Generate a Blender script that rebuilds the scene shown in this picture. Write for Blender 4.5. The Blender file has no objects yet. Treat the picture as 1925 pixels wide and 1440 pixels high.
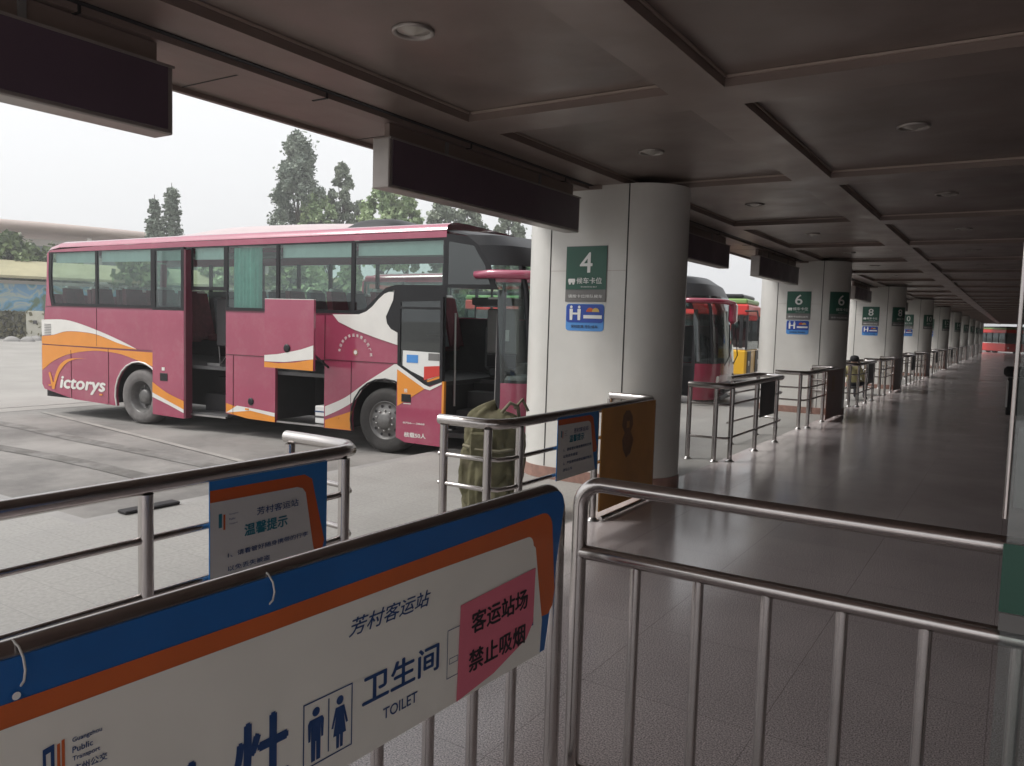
import bpy, math, random
import numpy as np
from mathutils import Vector, Matrix, noise
from mathutils.geometry import tessellate_polygon
random.seed(4)
S = bpy.context.scene
R = math.radians

# ---------------------------------------------------------------- camera
EYE = 1.65; F = 1480.0; YAW = 0.56766; PITCH = 0.0765; ROLL = 0.03
cd = bpy.data.cameras.new("camera"); cam = bpy.data.objects.new("camera", cd)
S.collection.objects.link(cam); S.camera = cam
cd.sensor_width = 36; cd.lens = 36 * F / 1925; cd.clip_start = .05; cd.clip_end = 2000
fw = Vector((-math.sin(YAW)*math.cos(PITCH), math.cos(YAW)*math.cos(PITCH), -math.sin(PITCH)))
rt = Vector((math.cos(YAW), math.sin(YAW), 0)); up = rt.cross(fw)
c_, s_ = math.cos(ROLL), math.sin(ROLL)
r2 = rt*c_ + up*s_; u2 = up*c_ - rt*s_
cam.matrix_world = Matrix(((r2.x, u2.x, -fw.x, 0), (r2.y, u2.y, -fw.y, 0), (r2.z, u2.z, -fw.z, EYE), (0, 0, 0, 1)))
cd.dof.use_dof = False

# ---------------------------------------------------------------- sky, sun, exposure
SUN_EL, SUN_AZ = R(52), R(232)          # direction towards the sun: azimuth from +Y clockwise
W = bpy.data.worlds.new("World"); S.world = W; W.use_nodes = True
nt = W.node_tree; nt.nodes.clear()
sky = nt.nodes.new('ShaderNodeTexSky'); sky.sky_type = 'NISHITA'; sky.sun_disc = False
sky.sun_elevation = SUN_EL; sky.sun_rotation = SUN_AZ; sky.air_density = 1.6; sky.dust_density = 6; sky.ozone_density = 1
hs = nt.nodes.new('ShaderNodeHueSaturation'); hs.inputs['Saturation'].default_value = .10
mx = nt.nodes.new('ShaderNodeMix'); mx.data_type = 'RGBA'; mx.inputs[0].default_value = .72
mx.inputs[7].default_value = (3.75, 3.8, 3.9, 1)     # even overcast cloud layer
bg = nt.nodes.new('ShaderNodeBackground'); bg.inputs[1].default_value = .115
wo = nt.nodes.new('ShaderNodeOutputWorld')
nt.links.new(sky.outputs[0], hs.inputs['Color']); nt.links.new(hs.outputs[0], mx.inputs[6])
nt.links.new(mx.outputs[2], bg.inputs[0]); nt.links.new(bg.outputs[0], wo.inputs[0])
sd = bpy.data.lights.new("sun", 'SUN'); sd.energy = .9; sd.angle = R(14); sd.color = (1, .97, .92)
so = bpy.data.objects.new("sun", sd); S.collection.objects.link(so)
sdir = Vector((math.sin(SUN_AZ)*math.cos(SUN_EL), math.cos(SUN_AZ)*math.cos(SUN_EL), math.sin(SUN_EL)))
so.rotation_euler = sdir.to_track_quat('Z', 'Y').to_euler()
S.view_settings.view_transform = 'Standard'; S.view_settings.look = 'None'
S.view_settings.exposure = 1.32; S.view_settings.gamma = 1; S.view_settings.use_curve_mapping = False
S.render.engine = 'CYCLES'
S.cycles.max_bounces = 10; S.cycles.diffuse_bounces = 5; S.cycles.glossy_bounces = 5
S.cycles.transparent_max_bounces = 16; S.cycles.use_denoising = True
S.cycles.sample_clamp_indirect = 4

# ---------------------------------------------------------------- materials
def lin(h):
    if isinstance(h, str):
        h = h.lstrip('#'); v = [int(h[i:i+2], 16)/255 for i in (0, 2, 4)]
        return tuple(x/12.92 if x <= .04045 else ((x+.055)/1.055)**2.4 for x in v)
    return h
_m = {}
def mat(name, col, rough=.6, metal=0, var=.0, scale=4, bump=0, bscale=30, coat=0, spec=.5, rvar=0, var2=None, amt2=0, scale2=1.2, stretch=None, th2=.5):
    if name in _m: return _m[name]
    m = bpy.data.materials.new(name); m.use_nodes = True; t = m.node_tree; b = t.nodes['Principled BSDF']
    col = lin(col)
    b.inputs['Base Color'].default_value = (*col, 1); b.inputs['Roughness'].default_value = rough
    b.inputs['Metallic'].default_value = metal; b.inputs['Coat Weight'].default_value = coat
    b.inputs['Specular IOR Level'].default_value = spec
    if var or bump or rvar or amt2:
        tc = t.nodes.new('ShaderNodeTexCoord'); src = tc.outputs['Object']
        if stretch:
            mp = t.nodes.new('ShaderNodeMapping'); mp.inputs['Scale'].default_value = stretch
            t.links.new(src, mp.inputs[0]); src = mp.outputs[0]
    last = None
    if var:
        n = t.nodes.new('ShaderNodeTexNoise'); n.inputs['Scale'].default_value = scale; n.inputs['Detail'].default_value = 7
        n.inputs['Roughness'].default_value = .62
        t.links.new(src, n.inputs['Vector'])
        rp = t.nodes.new('ShaderNodeMapRange'); rp.inputs[1].default_value = .3; rp.inputs[2].default_value = .7
        rp.inputs[3].default_value = 1-var; rp.inputs[4].default_value = 1+var
        t.links.new(n.outputs[0], rp.inputs[0])
        mu = t.nodes.new('ShaderNodeVectorMath'); mu.operation = 'SCALE'; mu.inputs[0].default_value = col
        t.links.new(rp.outputs[0], mu.inputs['Scale']); last = mu.outputs[0]
        t.links.new(last, b.inputs['Base Color'])
    if amt2:
        n2 = t.nodes.new('ShaderNodeTexNoise'); n2.inputs['Scale'].default_value = scale2; n2.inputs['Detail'].default_value = 8
        n2.inputs['Roughness'].default_value = .7
        t.links.new(src, n2.inputs['Vector'])
        r3 = t.nodes.new('ShaderNodeMapRange'); r3.inputs[1].default_value = th2; r3.inputs[2].default_value = th2+.2
        r3.inputs[4].default_value = amt2
        t.links.new(n2.outputs[0], r3.inputs[0])
        mm = t.nodes.new('ShaderNodeMix'); mm.data_type = 'RGBA'; mm.inputs[6].default_value = (*col, 1); mm.inputs[7].default_value = (*lin(var2), 1)
        if last: t.links.new(last, mm.inputs[6])
        t.links.new(r3.outputs[0], mm.inputs[0]); t.links.new(mm.outputs[2], b.inputs['Base Color'])
    if rvar:
        n4 = t.nodes.new('ShaderNodeTexNoise'); n4.inputs['Scale'].default_value = scale*1.7; n4.inputs['Detail'].default_value = 6
        t.links.new(src, n4.inputs['Vector'])
        r4 = t.nodes.new('ShaderNodeMapRange'); r4.inputs[1].default_value = .3; r4.inputs[2].default_value = .7
        r4.inputs[3].default_value = max(.02, rough-rvar); r4.inputs[4].default_value = rough+rvar
        t.links.new(n4.outputs[0], r4.inputs[0]); t.links.new(r4.outputs[0], b.inputs['Roughness'])
    if bump:
        n3 = t.nodes.new('ShaderNodeTexNoise'); n3.inputs['Scale'].default_value = bscale; n3.inputs['Detail'].default_value = 6
        t.links.new(src, n3.inputs['Vector'])
        bp = t.nodes.new('ShaderNodeBump'); bp.inputs['Strength'].default_value = bump; bp.inputs['Distance'].default_value = .02
        t.links.new(n3.outputs[0], bp.inputs['Height']); t.links.new(bp.outputs[0], b.inputs['Normal'])
    _m[name] = m; return m

def glassmat(name, tint, refl=.12, rough=.02, blend=.2):
    if name in _m: return _m[name]
    m = bpy.data.materials.new(name); m.use_nodes = True; t = m.node_tree; t.nodes.clear()
    tr = t.nodes.new('ShaderNodeBsdfTransparent'); tr.inputs[0].default_value = (*tint, 1)
    gl = t.nodes.new('ShaderNodeBsdfGlossy'); gl.inputs['Roughness'].default_value = rough; gl.inputs[0].default_value = (.9, .95, .95, 1)
    lw = t.nodes.new('ShaderNodeLayerWeight'); lw.inputs[0].default_value = blend
    mr = t.nodes.new('ShaderNodeMapRange'); mr.inputs[3].default_value = refl; mr.inputs[4].default_value = .9
    t.links.new(lw.outputs['Fresnel'], mr.inputs[0])
    mx = t.nodes.new('ShaderNodeMixShader'); o = t.nodes.new('ShaderNodeOutputMaterial')
    t.links.new(mr.outputs[0], mx.inputs[0]); t.links.new(tr.outputs[0], mx.inputs[1]); t.links.new(gl.outputs[0], mx.inputs[2])
    t.links.new(mx.outputs[0], o.inputs[0]); _m[name] = m; return m

def tilemat(name, col, col2, tile, rough, grout, speck=.25, sscale=90, bump=.0, stain=None, samt=0, gw=.004):
    m = bpy.data.materials.new(name); m.use_nodes = True; t = m.node_tree; b = t.nodes['Principled BSDF']
    tc = t.nodes.new('ShaderNodeTexCoord')
    br = t.nodes.new('ShaderNodeTexBrick'); br.offset = 0; br.inputs['Scale'].default_value = 1
    br.inputs['Brick Width'].default_value = tile; br.inputs['Row Height'].default_value = tile
    br.inputs['Mortar Size'].default_value = gw; br.inputs['Mortar Smooth'].default_value = .3
    br.inputs['Color1'].default_value = (*lin(col), 1); br.inputs['Color2'].default_value = (*lin(col2), 1)
    br.inputs['Mortar'].default_value = (*lin(grout), 1)
    t.links.new(tc.outputs['Object'], br.inputs['Vector'])
    n = t.nodes.new('ShaderNodeTexNoise'); n.inputs['Scale'].default_value = sscale; n.inputs['Detail'].default_value = 3
    t.links.new(tc.outputs['Object'], n.inputs['Vector'])
    n2 = t.nodes.new('ShaderNodeTexNoise'); n2.inputs['Scale'].default_value = .9; n2.inputs['Detail'].default_value = 8; n2.inputs['Roughness'].default_value = .65
    t.links.new(tc.outputs['Object'], n2.inputs['Vector'])
    r1 = t.nodes.new('ShaderNodeMapRange'); r1.inputs[1].default_value = .35; r1.inputs[2].default_value = .65
    r1.inputs[3].default_value = 1-speck; r1.inputs[4].default_value = 1+speck; t.links.new(n.outputs[0], r1.inputs[0])
    r2_ = t.nodes.new('ShaderNodeMapRange'); r2_.inputs[1].default_value = .3; r2_.inputs[2].default_value = .7
    r2_.inputs[3].default_value = .88; r2_.inputs[4].default_value = 1.08; t.links.new(n2.outputs[0], r2_.inputs[0])
    mu = t.nodes.new('ShaderNodeMath'); mu.operation = 'MULTIPLY'; t.links.new(r1.outputs[0], mu.inputs[0]); t.links.new(r2_.outputs[0], mu.inputs[1])
    sc = t.nodes.new('ShaderNodeVectorMath'); sc.operation = 'SCALE'
    t.links.new(br.outputs['Color'], sc.inputs[0]); t.links.new(mu.outputs[0], sc.inputs['Scale'])
    t.links.new(sc.outputs[0], b.inputs['Base Color'])
    r5 = t.nodes.new('ShaderNodeMapRange'); r5.inputs[1].default_value = .3; r5.inputs[2].default_value = .7
    r5.inputs[3].default_value = rough*.75; r5.inputs[4].default_value = rough*1.35
    t.links.new(n2.outputs[0], r5.inputs[0]); t.links.new(r5.outputs[0], b.inputs['Roughness'])
    bp = t.nodes.new('ShaderNodeBump'); bp.inputs['Strength'].default_value = .12; bp.inputs['Distance'].default_value = .004
    t.links.new(br.outputs['Fac'], bp.inputs['Height']); bp.invert = True
    t.links.new(bp.outputs[0], b.inputs['Normal'])
    return m

steel = mat('stainless_steel', (.50, .47, .455), .22, 1, var=.05, scale=9, rvar=.05)
steel_dull = mat('dull_steel', (.5, .49, .48), .33, 1, var=.06, scale=9, rvar=.05)
maroon = mat('maroon_paint', (.34, .056, .108),   .16, 0, coat=1, var=.10, scale=1.1, rvar=.06, var2=(.36, .17, .19), amt2=.3, scale2=2.2, bump=.06, bscale=1.6)
maroon_dk = mat('dark_maroon_paint', (.10, .012, .028), .4, coat=.2)
busred = mat('coach_red_paint', (.24, .016, .045), .22, coat=.7, var=.08, scale=1)
bwhite = mat('white_paint', (.72, .70, .66), .28, coat=.5, var=.06, scale=3)
borange = mat('orange_paint', (.72, .26, .025), .28, coat=.5, var=.06, scale=3)
black = mat('black_trim', (.012, .012, .014), .42, spec=.35, var=.2, scale=3)
blackmatte = mat('black_matte', (.018, .016, .018), .8, var=.2, scale=5)
darkgrey = mat('dark_grey_plastic', (.06, .058, .06), .5, var=.15, scale=6)
midgrey = mat('mid_grey_plastic', (.2, .195, .19), .55, var=.1, scale=6)
rubber = mat('tyre_rubber', (.042, .039, .037), .85, var=.35, scale=5, bump=.2, bscale=40)
dustrubber = mat('dusty_tyre_rubber', (.15, .14, .135), .9, var=.3, scale=6, bump=.2, bscale=40)
rimm = mat('wheel_rim_steel', (.17, .165, .16), .45, .6, var=.25, scale=9)
tealcurtain = mat('teal_curtain', (.36, .66, .58), .85, var=.12, scale=8)
valance = mat('pale_valance', (.78, .86, .84), .85, var=.06, scale=5)
seatred = mat('seat_cloth_red', (.17, .03, .045), .85, var=.25, scale=12)
seatgrey = mat('seat_cloth_grey', (.14, .14, .15), .85, var=.2, scale=12)
busglass = glassmat('tinted_bus_glass', (.62, .76, .72), .08)
darkglass = glassmat('dark_bus_glass', (.20, .22, .22), .10)
farglass = glassmat('far_side_glass', (.86,.92,.90), .03)
clearglass = glassmat('clear_glass', (.86, .88, .87), .05)
paper = mat('white_board', (.55, .54, .52), .38, var=.04, scale=3, spec=.4)
pblue = mat('board_blue', (.015, .15, .42), .35, var=.06, scale=3)
porange = mat('board_orange', (.50, .085, .012), .35, var=.06, scale=3)
inkblue = mat('ink_blue', (.012, .05, .17), .5)
inkblack = mat('ink_black', (.02, .015, .02), .6)
inkteal = mat('ink_teal', (.01, .16, .22), .5)
pinkpaper = mat('pink_paper', (.66, .16, .22), .8, var=.05, scale=5)
signgreen = mat('sign_green', (.014, .085, .055), .4, var=.08, scale=4)
signgrey = mat('sign_grey', (.16, .155, .15), .5, var=.08, scale=4)
signwhite = mat('sign_white', (.72, .72, .70), .5)
signblue = mat('sign_blue', (.012, .055, .33), .4)
signlblue = mat('sign_light_blue', (.07, .26, .62), .4)
sigtan = mat('sign_tan', (.55, .38, .10), .5)
pillarw = mat('pillar_cream_panel', (.57, .56, .53), .42, var=.07, scale=1.6, coat=.1, bump=.03, bscale=3, var2=(.48, .45, .40), amt2=.25, scale2=1.3)
pillarbase = mat('pillar_base_stone', (.26, .15, .12), .35, var=.22, scale=14)
seamm = mat('panel_seam', (.03, .028, .028), .8)
kickbrown = mat('brown_cladding', (.085, .035, .03), .35, var=.15, scale=3)
ceilm = mat('ceiling_metal_panel', (.20, .155, .138), .40, .35, var2=(.11,.085,.075), amt2=.5, scale2=.9, var=.14, scale=1.1, rvar=.08)
beamm = mat('beam_metal_cladding', (.22, .17, .15), .40, .35, var=.12, scale=1.3, rvar=.08)
trimm = mat('bright_trim', (.46, .38, .33), .35, .5)
fasciam = mat('fascia_metal', (.21, .16, .14), .45, .2, var=.1, scale=2)
lightbox = mat('dark_led_panel', (.085, .058, .078), .40, var=.12, scale=2, rvar=.12)
boxframe = mat('led_box_frame', (.32, .29, .27), .38, .55, var=.1, scale=5)

# ---------------------------------------------------------------- mesh building
class MB:
    def __init__(s): s.v = []; s.f = []; s.mi = []; s.mats = []; s.sm = []
    def idx(s, m):
        if m not in s.mats: s.mats.append(m)
        return s.mats.index(m)
    def add(s, vs, fs, m, smooth=False):
        o = len(s.v); s.v += [tuple(v) for v in vs]; i = s.idx(m)
        for f in fs: s.f.append(tuple(a+o for a in f)); s.mi.append(i); s.sm.append(smooth)
    def box(s, a, b, m, bev=0):
        x0, y0, z0 = [min(a[i], b[i]) for i in range(3)]; x1, y1, z1 = [max(a[i], b[i]) for i in range(3)]
        if bev <= 0:
            s.add([(x0,y0,z0),(x1,y0,z0),(x1,y1,z0),(x0,y1,z0),(x0,y0,z1),(x1,y0,z1),(x1,y1,z1),(x0,y1,z1)],
                  [(3,2,1,0),(4,5,6,7),(0,1,5,4),(1,2,6,5),(2,3,7,6),(3,0,4,7)], m)
            return
        e = bev; X = (x0, x1); Y = (y0, y1); Z = (z0, z1); vs = []; ix = {}
        for i in (0,1):
            for j in (0,1):
                for k in (0,1):
                    for ax in (0,1,2):
                        p = [X[i], Y[j], Z[k]]; sg = [1-2*i, 1-2*j, 1-2*k]
                        for q in (0,1,2):
                            if q != ax: p[q] += sg[q]*e
                        ix[(i,j,k,ax)] = len(vs); vs.append(p)
        fs = []
        def fix(f):
            c = sum((Vector(vs[i]) for i in f), Vector())/len(f)
            n = (Vector(vs[f[1]])-Vector(vs[f[0]])).cross(Vector(vs[f[2]])-Vector(vs[f[1]]))
            ctr = Vector(((x0+x1)/2,(y0+y1)/2,(z0+z1)/2))
            return f if n.dot(c-ctr) > 0 else f[::-1]
        cyc = [(0,0),(1,0),(1,1),(0,1)]
        for sd_ in (0,1):
            fs.append(fix([ix[(sd_,a,b_,0)] for a,b_ in cyc])); fs.append(fix([ix[(a,sd_,b_,1)] for a,b_ in cyc])); fs.append(fix([ix[(a,b_,sd_,2)] for a,b_ in cyc]))
        for a in (0,1):
            for b_ in (0,1):
                fs.append(fix([ix[(0,a,b_,1)],ix[(1,a,b_,1)],ix[(1,a,b_,2)],ix[(0,a,b_,2)]]))
                fs.append(fix([ix[(a,0,b_,0)],ix[(a,1,b_,0)],ix[(a,1,b_,2)],ix[(a,0,b_,2)]]))
                fs.append(fix([ix[(a,b_,0,0)],ix[(a,b_,1,0)],ix[(a,b_,1,1)],ix[(a,b_,0,1)]]))
        for i in (0,1):
            for j in (0,1):
                for k in (0,1): fs.append(fix([ix[(i,j,k,0)],ix[(i,j,k,1)],ix[(i,j,k,2)]]))
        s.add(vs, fs, m)
    def tube(s, pts, r, m, n=14, caps=True, closed=False):
        pts = [Vector(p) for p in pts]; L = len(pts); rr = r if isinstance(r, (list, tuple)) else [r]*L
        vs = []; prev = None
        for i, p in enumerate(pts):
            if closed: t = (pts[(i+1) % L]-pts[i-1]).normalized()
            elif i == 0: t = (pts[1]-p).normalized()
            elif i == L-1: t = (p-pts[i-1]).normalized()
            else: t = ((p-pts[i-1]).normalized()+(pts[i+1]-p).normalized()).normalized()
            if prev is None:
                a = Vector((0,0,1)) if abs(t.z) < .9 else Vector((1,0,0))
                u = t.cross(a).normalized()
            else: u = (prev - t*prev.dot(t)).normalized()
            prev = u; w = t.cross(u)
            for k in range(n):
                a = 2*math.pi*k/n; vs.append(p + (u*math.cos(a)+w*math.sin(a))*rr[i])
        fs = []
        for i in range(L if closed else L-1):
            j = (i+1) % L
            for k in range(n): fs.append((i*n+k, j*n+k, j*n+(k+1)%n, i*n+(k+1)%n)[::-1])
        s.add(vs, fs, m, True)
        if caps and not closed:
            s.add(vs[:n], [tuple(range(n))], m); s.add(vs[-n:], [tuple(range(n))[::-1]], m)
    def lathe(s, prof, m, c=(0,0,0), ax='z', n=40, smooth=True):
        # prof: (radius, along) pairs
        vs = []; 
        for r, h in prof:
            for k in range(n):
                a = 2*math.pi*k/n; x, y = r*math.cos(a), r*math.sin(a)
                p = (x, y, h) if ax == 'z' else ((x, h, y) if ax == 'y' else (h, x, y))
                vs.append((p[0]+c[0], p[1]+c[1], p[2]+c[2]))
        fs = []
        for i in range(len(prof)-1):
            for k in range(n): fs.append((i*n+k, i*n+(k+1)%n, (i+1)*n+(k+1)%n, (i+1)*n+k))
        s.add(vs, fs, m, smooth)
    def sheet(s, outline, m, fn, th=0, holes=()):
        """flat polygon (u,v) with holes, placed by fn(u,v,w); thickness th backwards"""
        loops = [[Vector((u, v, 0)) for u, v in outline]] + [[Vector((u, v, 0)) for u, v in h] for h in holes]
        tri = tessellate_polygon(loops); flat = [p for l in loops for p in l]; N = len(flat)
        fr = [fn(p.x, p.y, 0) for p in flat]; s_tri = []
        for t in tri:
            a, b, c = [flat[i] for i in t]
            if (b-a).cross(c-a).z < 0: t = t[::-1]
            s_tri.append(tuple(t))
        s.add(fr, s_tri, m)
        if th:
            bk = [fn(p.x, p.y, th) for p in flat]; s.add(bk, [t[::-1] for t in s_tri], m)
            o = 0
            for li, l in enumerate(loops):
                n = len(l); ar = sum(l[i].x*l[(i+1)%n].y-l[(i+1)%n].x*l[i].y for i in range(n))
                vs = fr[o:o+n]+bk[o:o+n]; q = [(i, i+n, (i+1)%n+n, (i+1)%n) for i in range(n)]
                if (ar < 0) != (li > 0): q = [x[::-1] for x in q]
                s.add(vs, q, m); o += n
    def build(s, name, parent=None, loc=None, rot=None):
        me = bpy.data.meshes.new(name); me.from_pydata(s.v, [], s.f); me.update()
        for m in s.mats: me.materials.append(m)
        me.polygons.foreach_set('material_index', s.mi); me.polygons.foreach_set('use_smooth', s.sm)
        o = bpy.data.objects.new(name, me); S.collection.objects.link(o)
        if parent: o.parent = parent
        if loc: o.location = loc
        if rot: o.rotation_euler = rot
        return o
def tag(o, label=None, cat=None, group=None, kind=None):
    if label: o['label'] = label
    if cat: o['category'] = cat
    if group: o['group'] = group
    if kind: o['kind'] = kind
    return o
def empty(name, loc=(0,0,0), rz=0, label=None, cat=None, group=None):
    o = bpy.data.objects.new(name, None); S.collection.objects.link(o); o.location = loc; o.rotation_euler = (0,0,rz)
    o.empty_display_size = .2
    return tag(o, label, cat, group)
def copy_tree(o, parent=None):
    c = o.copy(); S.collection.objects.link(c)
    if parent: c.parent = parent
    for ch in [x for x in S.objects if x.parent == o]: copy_tree(ch, c)
    return c
_tc = {}
def text_geo(txt, bold=0, shear=0):
    k = (txt, bold, shear)
    if k in _tc: return _tc[k]
    c = bpy.data.curves.new('t', 'FONT'); c.body = txt; c.offset = bold; c.shear = shear; c.resolution_u = 3
    o = bpy.data.objects.new('t', c); S.collection.objects.link(o); bpy.context.view_layer.update()
    me = bpy.data.meshes.new_from_object(o.evaluated_get(bpy.context.evaluated_depsgraph_get()))
    V = [(v.co.x, v.co.y) for v in me.vertices]; Fc = [tuple(p.vertices) for p in me.polygons]
    bpy.data.objects.remove(o); bpy.data.curves.remove(c); bpy.data.meshes.remove(me)
    _tc[k] = (V, Fc); return _tc[k]
def text(mb, txt, m, fn, u, v, h, w=None, bold=0, shear=0, rot=0, align='l'):
    """glyphs fitted so that the ink box starts at (u,v) and is h high (w wide)"""
    V, Fc = text_geo(txt, 0, shear)
    if not V: return
    x0 = min(a for a,_ in V); x1 = max(a for a,_ in V); y0 = min(b for _,b in V); y1 = max(b for _,b in V)
    sy = h/(y1-y0); sx = (w/(x1-x0)) if w else sy
    W_ = (x1-x0)*sx
    if align == 'c': u -= W_/2
    c, s2 = math.cos(rot), math.sin(rot)
    bx_ = bold*sx; by_ = bold*sy
    sh = [(0,0)] if not bold else [(-bx_,0),(bx_,0),(0,by_*.8),(0,-by_*.8)]
    def place(dx, dy, w): return [fn(u+((a-x0)*sx+dx)*c-((b-y0)*sy+dy)*s2, v+((a-x0)*sx+dx)*s2+((b-y0)*sy+dy)*c, w) for a, b in V]
    # orientation
    def ar(f): return sum(V[f[i]][0]*V[f[(i+1)%len(f)]][1]-V[f[(i+1)%len(f)]][0]*V[f[i]][1] for i in range(len(f)))
    Fo = [f if ar(f) > 0 else f[::-1] for f in Fc]
    for i, (dx, dy) in enumerate(sh): mb.add(place(dx, dy, -.00015*i), Fo, m)
def disc(cx, cy, r, n=20, a0=0, a1=2*math.pi): return [(cx+r*math.cos(a0+(a1-a0)*i/n), cy+r*math.sin(a0+(a1-a0)*i/n)) for i in range(n)]
def rrect(x0, y0, x1, y1, r, n=5):
    P = []
    for cx, cy, a in ((x1-r, y1-r, 0), (x0+r, y1-r, 90), (x0+r, y0+r, 180), (x1-r, y0+r, 270)):
        for i in range(n+1): P.append((cx+r*math.cos(R(a+90*i/n)), cy+r*math.sin(R(a+90*i/n))))
    return P
def smooth(P, n=6):
    """Catmull-Rom through open polyline"""
    out = []
    for i in range(len(P)-1):
        p0 = P[max(i-1,0)]; p1 = P[i]; p2 = P[i+1]; p3 = P[min(i+2,len(P)-1)]
        for k in range(n):
            t = k/n; out.append(tuple(.5*((2*p1[j])+(-p0[j]+p2[j])*t+(2*p0[j]-5*p1[j]+4*p2[j]-p3[j])*t*t+(-p0[j]+3*p1[j]-3*p2[j]+p3[j])*t**3) for j in range(2)))
    return out+[P[-1]]

# ================================================================ GROUND
YZ = -.15
asphalt = mat('asphalt', (.225, .213, .20), .85, var=.22, scale=.8, bump=.3, bscale=60, var2=(.075, .07, .068), amt2=.75, scale2=.36, th2=.46)
g = MB(); g.add([(-900,-600,YZ),(900,-600,YZ),(900,900,YZ),(-900,900,YZ)], [(0,1,2,3)], asphalt)
tag(g.build('yard_ground'), kind='structure')
concrete = mat('worn_concrete', (.30, .285, .265), .85, var=.12, scale=.5, bump=.2, bscale=40, var2=(.24, .22, .20), amt2=.4, scale2=.6)
g = MB(); g.add([(-60,-40,YZ+.004),(-14.6,-40,YZ+.004),(-14.6,90,YZ+.004),(-60,90,YZ+.004)], [(0,1,2,3)], concrete)
tag(g.build('yard_concrete'), kind='structure')
linem = mat('worn_line_paint', (.34, .32, .295), .8, var=.3, scale=6, var2=(.22,.21,.2), amt2=.9, scale2=3, th2=.4)
g = MB()
def strip(mb, p, q, w, z, m):
    p = Vector((*p, z)); q = Vector((*q, z)); d = (q-p).normalized(); n = Vector((-d.y, d.x, 0))*w/2
    mb.add([p-n, q-n, q+n, p+n], [(0,1,2,3)], m)
for k in range(-3, 14):
    y = 6.25+k*4.05; strip(g, (-14.2, y+.85 if k == 0 else y+.6), (-7.6, y), .10, YZ+.009, linem)
strip(g, (-15.2, -20), (-15.2, 80), .12, YZ+.009, linem)
tag(g.build('yard_markings'), kind='structure')
trackm = mat('tyre_track', (.115, .108, .10), .9, var=.3, scale=3, var2=(.21,.20,.19), amt2=.95, scale2=2.5, th2=.40)
g = MB()
for off in (0, 1.9):
    P = smooth([(-26,-3+off),(-19,1.0+off),(-14.5,4.2+off*.8),(-10.5,4.95+off*.5),(-7.8,5.0+off*.45)], 6)
    for a, b in zip(P[:-1], P[1:]): strip(g, a, b, .24, YZ+.0065, trackm)
tag(g.build('tyre_tracks'), kind='structure')
paving = tilemat('paving_tile', (.285, .275, .258), (.275, .265, .25), .30, .6, (.235, .228, .215), speck=.10, sscale=40, gw=.004)
granite = tilemat('polished_granite', (.58, .515, .51), (.55, .49, .485), .80, .165, (.36, .31, .305), speck=.55, sscale=150, gw=.0025)
kerb = mat('kerb_stone', (.27, .26, .25), .75, var=.12, scale=3, bump=.1)
g = MB()
g.add([(-3.05,-14,0),(6,-14,0),(6,101,0),(-3.05,101,0)], [(0,1,2,3)], granite); tag(g.build('platform_floor'), kind='structure')
g = MB()
g.add([(-6.0,-14,0),(-3.05,-14,0),(-3.05,101,0),(-6.0,101,0)], [(0,1,2,3)], paving)
g.add([(-9.5,-14,0),(-6.0,-14,0),(-6.0,3.25,0),(-9.5,3.25,0)], [(0,1,2,3)], paving)
tag(g.build('outer_paving'), kind='structure')
g = MB(); g.box((-6.12,3.37,YZ),(-6.0,101,0.0),kerb); g.box((-9.62,3.25,YZ),(-6.0,3.37,0.0),kerb); g.box((-9.62,-14,YZ),(-9.5,3.25,0.0),kerb)
g.add([(-6,101,YZ),(6,101,YZ),(6,101,0),(-6,101,0)],[(3,2,1,0)],kerb)
tag(g.build('kerb'), kind='structure')
g = MB(); g.box((-6.10,3.62,.004),(-5.98,4.12,.03),blackmatte,.008)
tag(g.build('kerb_bumper'), 'short black rubber strip lying on the kerb beyond the rails', 'rubber strip')
# ================================================================ CANOPY
canopy = empty('platform_canopy', (0,0,0), 0, 'long dark brown metal canopy over the platform with recessed ceiling panels', 'canopy')
ZC = 3.053; ZP = 3.118
g = MB(); g.box((-4.49,-2.5,ZP),(6.0,100,ZP+.06),ceilm); g.build('ceiling_panel', canopy)
g = MB()
g.box((-1.87,-2.5,ZC),(-1.53,100,ZP),beamm); g.box((-4.49,-2.5,ZC),(-3.36,100,ZP-.001),beamm)
g.box((1.44,-2.5,ZC),(1.78,100,ZP),beamm)
ys = [4.6+3.105*i for i in range(-2, 31)]
for y in ys:
    for a, b in ((-3.36,-1.87),(-1.53,1.44),(1.78,6.0)): g.box((a,y,ZC),(b,y+.39,ZP),beamm)
g.build('beam_grid', canopy)
g = MB()
for y in ys:
    for a, b in ((-3.33,-1.88),(-1.52,1.43)): g.box((a,y-.020,ZP-.016),(b,y-.002,ZP-.003),trimm)
    for a in (-3.355,-1.525): g.box((a,y-3.105+.41,ZP-.016),(a+.012,y-.022,ZP-.003),trimm)
g.build('panel_trim', canopy)
g = MB(); g.box((-4.53,-2.5,ZC-.03),(-4.49,100,ZC+.5),fasciam); g.build('edge_fascia', canopy)
g = MB(); g.box((-3.86,-2.5,ZC-.035),(-3.74,100,ZC-.001),fasciam); g.box((-3.73,-2.5,ZC-.006),(-3.69,100,ZC-.001),blackmatte)
for k in range(-1, 62):
    g.box((-4.48,k*1.55,ZC-.003),(-3.88,k*1.55+.010,ZC-.0012),seamm); g.box((-3.865,k*1.55+.5,ZC-.04),(-3.735,k*1.55+.515,ZC-.002),seamm)
g.build('soffit_channel', canopy)
g = MB(); g.box((-4.6,-2.5,ZC+.5),(6.0,100,ZC+.62),fasciam); g.build('roof', canopy)
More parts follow.
